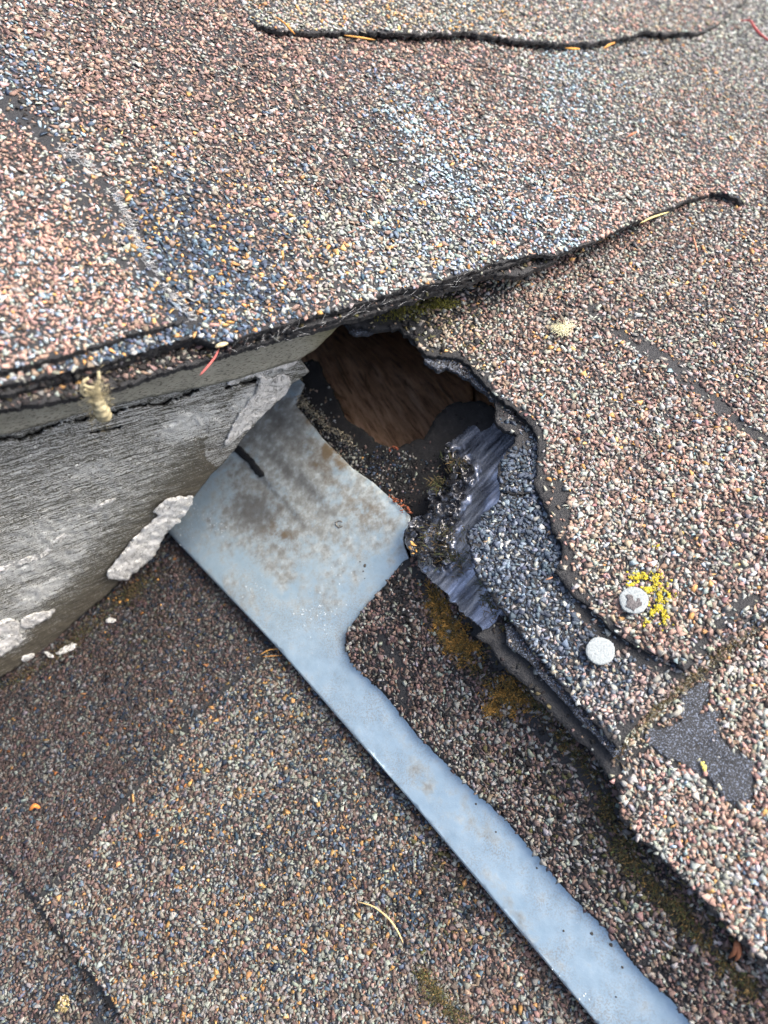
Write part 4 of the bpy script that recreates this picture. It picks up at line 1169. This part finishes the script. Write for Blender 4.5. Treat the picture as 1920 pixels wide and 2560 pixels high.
# lichen
rr = np.random.default_rng(77)
li = []
cent = [(1600, 1444, 16, 9, 60), (1622, 1462, 22, 9, 80), (1640, 1440, 10, 9, 26), (1582, 1462, 12, 6, 44), (1650, 1490, 22, 12, 46), (1670, 1480, 12, 14, 18), (1645, 1520, 12, 14, 60), (1632, 1530, 8, 6, 20),
        (1616, 1556, 5, 6, 14), (1660, 1545, 8, 16, 16), (1612, 1474, 12, 5, 60), (1640, 1369, 6, 6, 3)]
for cx, cy, sx, sy, k in cent:
    for i in range(int(k * 2.6)):
        px, py = cx + rr.normal(0, sx * .85), cy + rr.normal(0, sy * .85)
        if fbm(np.array([px]), np.array([py]), 11, 2, 88)[0] < -.17 or math.hypot(px - 1584, py - 1502) < 38: continue
        hq = float(hR1(np.array([px]), np.array([py]))[0])
        v, f = dome(S_R, px, py, rr.uniform(.15, .5), rr.uniform(.2, .4), hq + rr.uniform(.3, 1.0))
        q = rr.uniform(.7, 1.15)
        li.append((v, f, (.52 * q, .43 * q, .03 * q) if rr.random() < .7 else (.4 * q, .37 * q, .08)))
v, f, c = merge(li)
o = mesh_from('lichen_patch', v, f, MATT, None, cols=c)
tag(o, 'bright yellow lichen crust growing around the worn nail head', 'lichen', kind='stuff')
li = []
for i in range(26):
    px, py = 1756 + rr.normal(0, 2) + i * .25, 1905 + i * .8 + rr.normal(0, 2)
    v, f = dome(S_R, px, py, rr.uniform(.25, .5), .4, float(hR3(np.array([px]), np.array([py]))[0]) + .9)
    li.append((v, f, (.62, .56, .16)))
v, f, c = merge(li)
tag(mesh_from('lichen_patch', v, f, MATT, None, cols=c), 'tiny pale yellow lichen speck on the bald black patch', 'lichen', kind='stuff')

# moss
def moss(label, S, h, spots, n, cols, seed, ln=(1.2, 2.8), zone=None):
    r = np.random.default_rng(seed)
    V, F, C = [], [], []
    w = np.array([s[4] for s in spots], float); w /= w.sum()
    k = r.choice(len(spots), n, p=w)
    sp_ = np.array(spots)
    a = np.radians(sp_[k, 5]) if sp_.shape[1] > 5 else np.zeros(n)
    gu, gv = np.clip(r.normal(0, 1, n), -2.2, 2.2) * sp_[k, 2], np.clip(r.normal(0, 1, n), -2.2, 2.2) * sp_[k, 3]
    x = sp_[k, 0] + gu * np.cos(a) - gv * np.sin(a); y = sp_[k, 1] + gu * np.sin(a) + gv * np.cos(a)
    dens = np.exp(-.5 * ((gu / sp_[k, 2]) ** 2 + (gv / sp_[k, 3]) ** 2))
    P, nn, t = frame(S, x, y); b = np.cross(nn, t)
    th = r.uniform(0, 6.283, n); d = t * np.cos(th)[:, None] + b * np.sin(th)[:, None]
    up = r.uniform(.25, 1.0, n)[:, None]
    L = r.uniform(*ln, n)[:, None] / 1000
    base = lift(P, nn, h / 1000) + nn * (dens * 2.2 * r.uniform(.1, 1, n))[:, None] / 1000
    nz = fbm(x, y, 14, 2, seed)
    base = base + nn * (np.clip(nz, -.6, .6) * 1.6 / 1000)[:, None] * (h > 1)
    dirv = nn * up + d * (1 - up * .5); dirv /= np.linalg.norm(dirv, axis=1, keepdims=True)
    sd_ = np.cross(dirv, nn); sd_ /= np.linalg.norm(sd_, axis=1, keepdims=True) + 1e-9
    wd = (r.uniform(.10, .24, n) / 1000)[:, None]
    p0, p1 = base - sd_ * wd, base + sd_ * wd
    mid = base + dirv * L * .55
    m0, m1 = mid - sd_ * wd * .9, mid + sd_ * wd * .9
    tip = base + dirv * L + d * L * .25
    V = np.stack([p0, p1, m0, m1, tip], 1).reshape(-1, 3)
    i = np.arange(n)[:, None] * 5
    F = np.concatenate([i + [0, 1, 3], i + [0, 3, 2], i + [2, 3, 4]], 0)
    cc = np.array(cols)[np.clip((r.random(n) * .75 + .25 * (nz + .5)).clip(0, .999) * len(cols), 0, len(cols) - 1).astype(int)] * r.uniform(.5, 1.4, (n, 1))
    if zone is not None: cc = zone(x, y, cc, r)
    o = mesh_from('moss_clump', V, F, MATT, None, cols=np.repeat(cc, 5, 0))
    tag(o, label, 'moss', kind='stuff')
GOLD = [(.05, .045, .02), (.09, .075, .028), (.14, .10, .03), (.22, .13, .03), (.34, .18, .04), (.42, .22, .05)]
DARK = [(.05, .05, .02), (.08, .07, .03), (.03, .03, .018), (.12, .08, .03), (.06, .075, .025)]
moss('golden brown moss cushion along the left edge of the black drip strip', S_F, 2.0,
     [(1095, 1510, 30, 15, 3, 62), (1122, 1565, 34, 22, 3, 60), (1158, 1618, 30, 20, 3, 48), (1140, 1590, 34, 22, 2, 48)], 6500, GOLD, 301, (.6, 1.6))
moss('golden moss tuft below the black drip strip, lower of the two cushions', S_F, 2.2,
     [(1265, 1745, 26, 18, 3, 45), (1300, 1735, 30, 16, 1.5, 45), (1238, 1770, 14, 12, 1, 0)], 3000, GOLD, 302, (.6, 1.6))
moss('dark moss and rotted litter under the raised shingle edge at lower right', S_F, 1.6,
     [(1345, 1750, 50, 16, 2, 48), (1440, 1880, 60, 14, 2, 48), (1560, 2120, 60, 20, 3, 60), (1690, 2270, 70, 20, 3, 45), (1830, 2420, 70, 20, 3, 45), (1520, 2020, 18, 30, 1, 0), (1200, 1680, 40, 14, 1, 45)],
     6500, DARK + [(.16, .10, .03)], 303, (.6, 1.7))
moss('olive moss clump against the left edge of the metal strip, near the bottom', S_L, 1.4, [(1085, 2480, 30, 12, 2, 50), (1130, 2520, 40, 12, 2, 52), (1060, 2440, 16, 10, 1, 50)], 900, DARK + GOLD[:3], 304, (.5, 1.3))
moss('yellow-green moss film in the shade under the front roof edge', S_R, 3.0, [(1105, 762, 20, 6, 3, -5), (1010, 785, 34, 8, 2, -10), (1070, 745, 40, 8, 1, -20)], 1500, [(.16, .16, .03), (.10, .10, .03), (.22, .21, .03)], 305, (.4, 1.0))
moss('dark brown moss and twigs caught in the crumpled black membrane', S_M, 2.2, [(1140, 1160, 18, 12, 1, 0), (1100, 1345, 34, 22, 2, 0), (1130, 1400, 26, 16, 1.5, 30), (1095, 1215, 12, 10, 1, 0), (1230, 1500, 14, 26, 1.5, -20), (1262, 1565, 8, 8, 1, 0)],
     800, DARK + [(.14, .10, .05)], 306, (1.0, 3.4))
moss('thin black-brown moss line in the joint below the top right shingle corner', S_R, -1.6, [(1720, 1705, 60, 7, 3, -42), (1820, 1620, 60, 8, 3, -38), (1620, 1800, 60, 6, 2, -50)], 1000,
     DARK[:4] + [(.22, .20, .14), (.10, .075, .05)], 307, (.5, 1.5))
moss('olive litter line where the fascia board meets the shingle', S_L, 0.4, [(330, 1480, 40, 12, 2, -35), (200, 1590, 60, 10, 2, -38), (60, 1690, 60, 8, 1, -30)], 1500, DARK, 308, (.5, 1.4))

# needles, twigs, dry bits
NG = 'pine needles and dry bits on the upper roof'
strand('dry_grass_blade', S_L, [(893, 2254, 1.5), (935, 2265, 3.2), (975, 2298, 3.8), (996, 2330, 3.0), (1008, 2358, 1.8)], .42, (.62, .47, .22), 'curved straw-coloured grass blade lying on the lower left shingle', 'grass blade')
strand('pine_needle', S_U, [(690, 42, 8.5), (712, 58, 9), (730, 78, 8.5), (738, 86, 7.5)], .45, (.55, .25, .06), 'orange pine needle over the left end of the topmost shingle edge', 'pine needle', NG)
strand('pine_needle', S_U, [(860, 88, 4), (900, 94, 5), (938, 100, 5)], .5, (.55, .28, .07), 'orange pine needle lying flat in the long dark crack at the top', 'pine needle', NG)
strand('pine_needle', S_U, [(1412, 120, 4), (1430, 122, 5), (1450, 122, 4)], .6, (.60, .30, .06), 'short orange needle below the middle of the top shingle edge', 'pine needle', NG)
strand('pine_needle', S_U, [(1508, 122, 4), (1522, 112, 5.5), (1538, 106, 5)], .6, (.60, .30, .08), 'bent orange needle near the right end of the top crack', 'pine needle', NG)
strand('pine_needle', S_U, [(1568, 342, 2.5), (1582, 334, 3.5), (1592, 330, 3)], .6, (.45, .17, .09), 'short reddish needle alone in the upper right', 'pine needle', NG)
strand('pine_needle', S_U, [(1600, 558, 1.0), (1630, 543, 1.5), (1672, 530, 1.4)], .5, (.60, .50, .22), 'pale yellow needle along the lower edge of the upper right shingle', 'pine needle', NG)
strand('pine_needle', S_R, [(1733, 590, 6), (1738, 610, 7), (1744, 632, 6)], .45, (.42, .20, .12), 'upright reddish needle on the right slope below the lifted edge', 'pine needle', NG)
strand('pine_needle', S_R, [(1452, 613, 6), (1471, 612, 7), (1490, 606, 6)], .4, (.35, .10, .08), 'thin dark red needle crossing under the front roof corner', 'pine needle', NG)
strand('pine_needle', S_R, [(1362, 1450, 2.0), (1372, 1447, 3.0), (1382, 1443, 3.4)], .35, (.50, .26, .15), 'tiny orange needle beside the bald rim near the worn nail', 'pine needle')
strand('pine_needle', S_L, [(648, 1638, 2), (672, 1624, 3.4), (700, 1622, 3)], .3, (.50, .27, .08), 'orange needle pointing at the left edge of the metal strip', 'pine needle', 'needles beside the metal strip')
strand('pine_needle', S_L, [(655, 1642, 2), (680, 1640, 3.0), (708, 1638, 2)], .28, (.45, .22, .06), 'lower of the two orange needles beside the metal strip', 'pine needle', 'needles beside the metal strip')
strand('twig', S_U, [(1852, 52, 4), (1876, 50, 6), (1884, 66, 7), (1898, 84, 7), (1925, 104, 6), (1960, 118, 5)], .85, (.33, .07, .07), 'red twig in the top right corner', 'twig')
strand('leaf_stalk', S_U, [(548, 872, 1.0), (536, 896, 2.0), (516, 920, 2.5), (500, 938, 2)], .35, (.42, .10, .09), 'thin red stalk hanging from the front roof edge over the beige trim', 'stalk')
strand('seed_husk', S_U, [(538, 868, 2.5), (552, 862, 3.5), (570, 858, 3)], .8, (.62, .52, .30), 'pale husk stuck on the front roof edge above the red stalk', 'husk')
strand('orange_bract', S_L, [(74, 2026, 2), (86, 2012, 4), (100, 2020, 2)], 1.1, (.55, .20, .05), 'orange bud scale on the left shingle', 'bud scale')
strand('dry_leaf', S_F, [(1822, 2395, 3), (1838, 2380, 6), (1842, 2350, 5), (1850, 2385, 6), (1838, 2402, 4)], .9, (.38, .15, .07), 'curled reddish dry leaf in the litter at lower right', 'leaf')
# orange seed cluster and rusty crumbs
def crumbs(name, S, lst, cols, label, cat, seed, rs=(.5, 1.1)):
    r = np.random.default_rng(seed); ps = []
    for px, py, hh in lst:
        AV, AF = ARCH[r.integers(0, len(ARCH))]
        P, n, t = frame(S, np.array([px], float), np.array([py], float))
        q = lift(P, n, hh / 1000)[0] + AV @ np.array(Matrix.Rotation(r.uniform(0, 6), 3, 'Z')) * r.uniform(*rs) / 1000
        ps.append((q, AF, np.array(cols[r.integers(0, len(cols))]) * r.uniform(.8, 1.2)))
    v, f, c = merge(ps)
    o = mesh_from(name, v, f, MATT, None, cols=c)
    return tag(o, label, cat, kind='stuff')
crumbs('seed_cluster', S_M, [(1028, 1356, 4.5), (1036, 1366, 4.8), (1026, 1370, 4.2), (1040, 1376, 4.5), (1032, 1384, 4.0), (1034, 1360, 5.5)], [(.68, .40, .14), (.6, .33, .10)],
       'bright orange seed cluster at the tip of the metal sheet', 'seeds', 61, (.8, 1.3))
rr = np.random.default_rng(17)
crumbs('rust_crumbs', S_F, [(987 + rr.normal(0, 6), 1120 + rr.normal(0, 4), .6) for _ in range(14)], [(.33, .08, .03), (.22, .06, .03)], 'red-brown crumbs at the lower tip of the exposed deck wood', 'crumbs', 62, (.3, .8))
crumbs('rust_crumbs', S_F, [(np.interp(q, [0, 1], [975, 1030]) + rr.normal(0, 4), np.interp(q, [0, 1], [1236, 1286]) + rr.normal(0, 4), .4) for q in rr.random(34)], [(.36, .11, .05), (.26, .08, .04), (.45, .16, .08)],
       'rust coloured crumbs along the right edge of the wide metal sheet', 'crumbs', 63, (.4, 1.0))
crumbs('plaster_lump', S_L, [(158 + rr.normal(0, 9), 2506 + rr.normal(0, 10), -2 + abs(rr.normal(0, 1.6))) for _ in range(46)], [(.62, .52, .40), (.7, .62, .5), (.45, .34, .16), (.22, .18, .08)],
       'pale crumbly lump on the shingle at the bottom left corner', 'lump', 64, (.6, 1.5))
crumbs('orange_grit', S_L, [(272, 1496, 1.5), (284, 1500, 1.8), (290, 1495, 1.6), (243, 1502, 1.5), (316, 1500, 1.5), (262, 1580, 1.4), (124, 1694, 1.4), (402, 1512, 1.4), (300, 1505, 1.4), (395, 1450, 1.3)], [(.62, .34, .10), (.5, .24, .06)],
       'loose orange grit on the shingle under the fascia board', 'grit', 65, (.6, 1.2))
# pale fluff
def fluff(name, S, cx, cy, n, L, h, col, label, cat, seed, w=.05, sq=.6):
    r = np.random.default_rng(seed); ps = []
    for i in range(n):
        a = r.uniform(0, 6.28); x0, y0 = cx + r.normal(0, L * .3), cy + r.normal(0, L * .3 * sq)
        pts = [(x0, y0, h + r.uniform(0, .6))]
        for k in range(3):
            a += r.normal(0, .5)
            pts.append((pts[-1][0] + math.cos(a) * L / 3, pts[-1][1] + math.sin(a) * L / 3 * sq, h + r.uniform(.2, 1.8)))
        pth = on(S, pts)
        v, f = tube_mesh(pth, np.full(len(pth), w / 1000), 3)
        ps.append((v, f, np.array(col) * r.uniform(.8, 1.15)))
    v, f, c = merge(ps)
    o = mesh_from(name, v, f, MATT, None, cols=c)
    return tag(o, label, cat)
fluff('plant_down', S_R, 1408, 820, 170, 26, 3.2, (.72, .70, .48), 'pale yellow tuft of plant down on the right slope shingle', 'fluff', 71, .09)
# broken glass fibres along the lapped edge
rr = np.random.default_rng(19)
ps = []
for i in range(520):
    q = rr.random()
    k = np.array(crack[2:], float) + [10, 2]
    tt = np.linspace(0, 1, len(k))
    cx, cy = np.interp(q, tt, k[:, 0]) + rr.normal(0, 7), np.interp(q, tt, k[:, 1]) + rr.normal(0, 6)
    if fbm(np.array([cx]), np.array([cy]), 50, 2, 3)[0] < -.15: continue
    a = rr.normal(.15, .45); L = rr.uniform(8, 26)
    dx, dy = math.cos(a) * L, math.sin(a) * L
    path = on(S_U, [(cx, cy, 1.2), (cx + dx * .5, cy + dy * .5, 1.8 + rr.uniform(0, .5)), (cx + dx, cy + dy, 1.5 + rr.uniform(-.2, .9))])[::3]
    v, f = tube_mesh(path, np.full(len(path), .00004), 3); ps.append((v, f, (1, 1, 1)))
v, f, c = merge(ps)
o = mesh_from('glass_fibres', v, f, MFIB, None)
tag(o, 'white broken glass fibres fraying along the edge of the pink shingle', 'fibres', kind='stuff')
# cobweb strands on the front edge
ps = []
for i in range(46):
    q = rr.random()
    cx = np.interp(q, [0, .25, .5, 1], [560, 700, 860, 1180]); cy = np.interp(q, [0, .25, .5, 1], [872, 838, 790, 690]) + rr.normal(0, 7)
    a = rr.normal(-.45, .5); L = rr.uniform(12, 34)
    path = on(S_U, [(cx, cy, -1.5 + rr.uniform(-1, 2)), (cx + math.cos(a) * L / 2, cy + math.sin(a) * L / 2 + rr.uniform(-5, 5), -.5), (cx + math.cos(a) * L, cy + math.sin(a) * L, -1 + rr.uniform(-1, 1.5))])[::2]
    v, f = tube_mesh(path, np.full(len(path), .000025), 3); ps.append((v, f, (1, 1, 1)))
v, f, c = merge(ps)
tag(mesh_from('cobweb_strands', v, f, MFIB, None), 'thin cobweb strands clinging under the front roof edge above the hole', 'cobweb', kind='stuff')

# insect cocoon hanging at the roof edge
P, n, t = frame(S_T, np.array([245.]), np.array([1000.])); n0 = n[0]
croot = thing('silk_cocoon', P[0] + n0 * .006, 'yellowish silk cocoon hanging by a loop from the stacked roof edge', 'cocoon')
S_C = lambda x, y: S_T(x, y) + 1.3
MC = mat_simple('yellowish silk', (.44, .39, .24), .8, 900, .3, .5, .3)
path = on(S_C, [(243, 968, 2), (238, 985, 3), (244, 1005, 4), (252, 1022, 4.5), (258, 1036, 4), (262, 1046, 3)])
k = np.linspace(0, 1, len(path))
rads = np.interp(k, [0, .15, .4, .7, .9, 1], [.0012, .0017, .0019, .0026, .0025, .0009]) * (1 + .12 * np.sin(k * 40))
v, f = tube_mesh(path, rads, 12)
v = v + np.random.default_rng(3).normal(0, .00013, v.shape)
mesh_from('body', v, f, MC, croot, smooth=True)
for pts, w in (([(246, 928, 1), (248, 945, 2.5), (246, 960, 3), (236, 970, 3), (220, 968, 3), (206, 960, 2.4), (212, 950, 2), (222, 946, 2)], .55), ([(204, 962, 2), (202, 978, 2.4), (212, 990, 3), (226, 988, 3), (236, 976, 3)], .5),
               ([(230, 985, 3), (220, 978, 3), (210, 972, 3)], .7)):
    path = on(S_C, pts); v, f = tube_mesh(path, np.full(len(path), w / 1000), 7)
    mesh_from('silk_loop', v, f, MC, croot, smooth=True)
ps = []
rr = np.random.default_rng(29)
for i in range(320):
    x0, y0 = 243 + rr.normal(0, 13), 1006 + rr.normal(0, 28); a = rr.uniform(0, 6.3)
    path = on(S_C, [(x0, y0, 4), (x0 + 9 * math.cos(a), y0 + 9 * math.sin(a), 5 + rr.uniform(-1, 1)), (x0 + 18 * math.cos(a + .4), y0 + 18 * math.sin(a + .4), 4 + rr.uniform(-2, 2))])[::2]
    v, f = tube_mesh(path, np.full(len(path), .00005), 3); ps.append((v, f, (1, 1, 1)))
v, f, c = merge(ps)
o = mesh_from('loose_silk', v, f, MC, croot); o['kind'] = 'stuff'
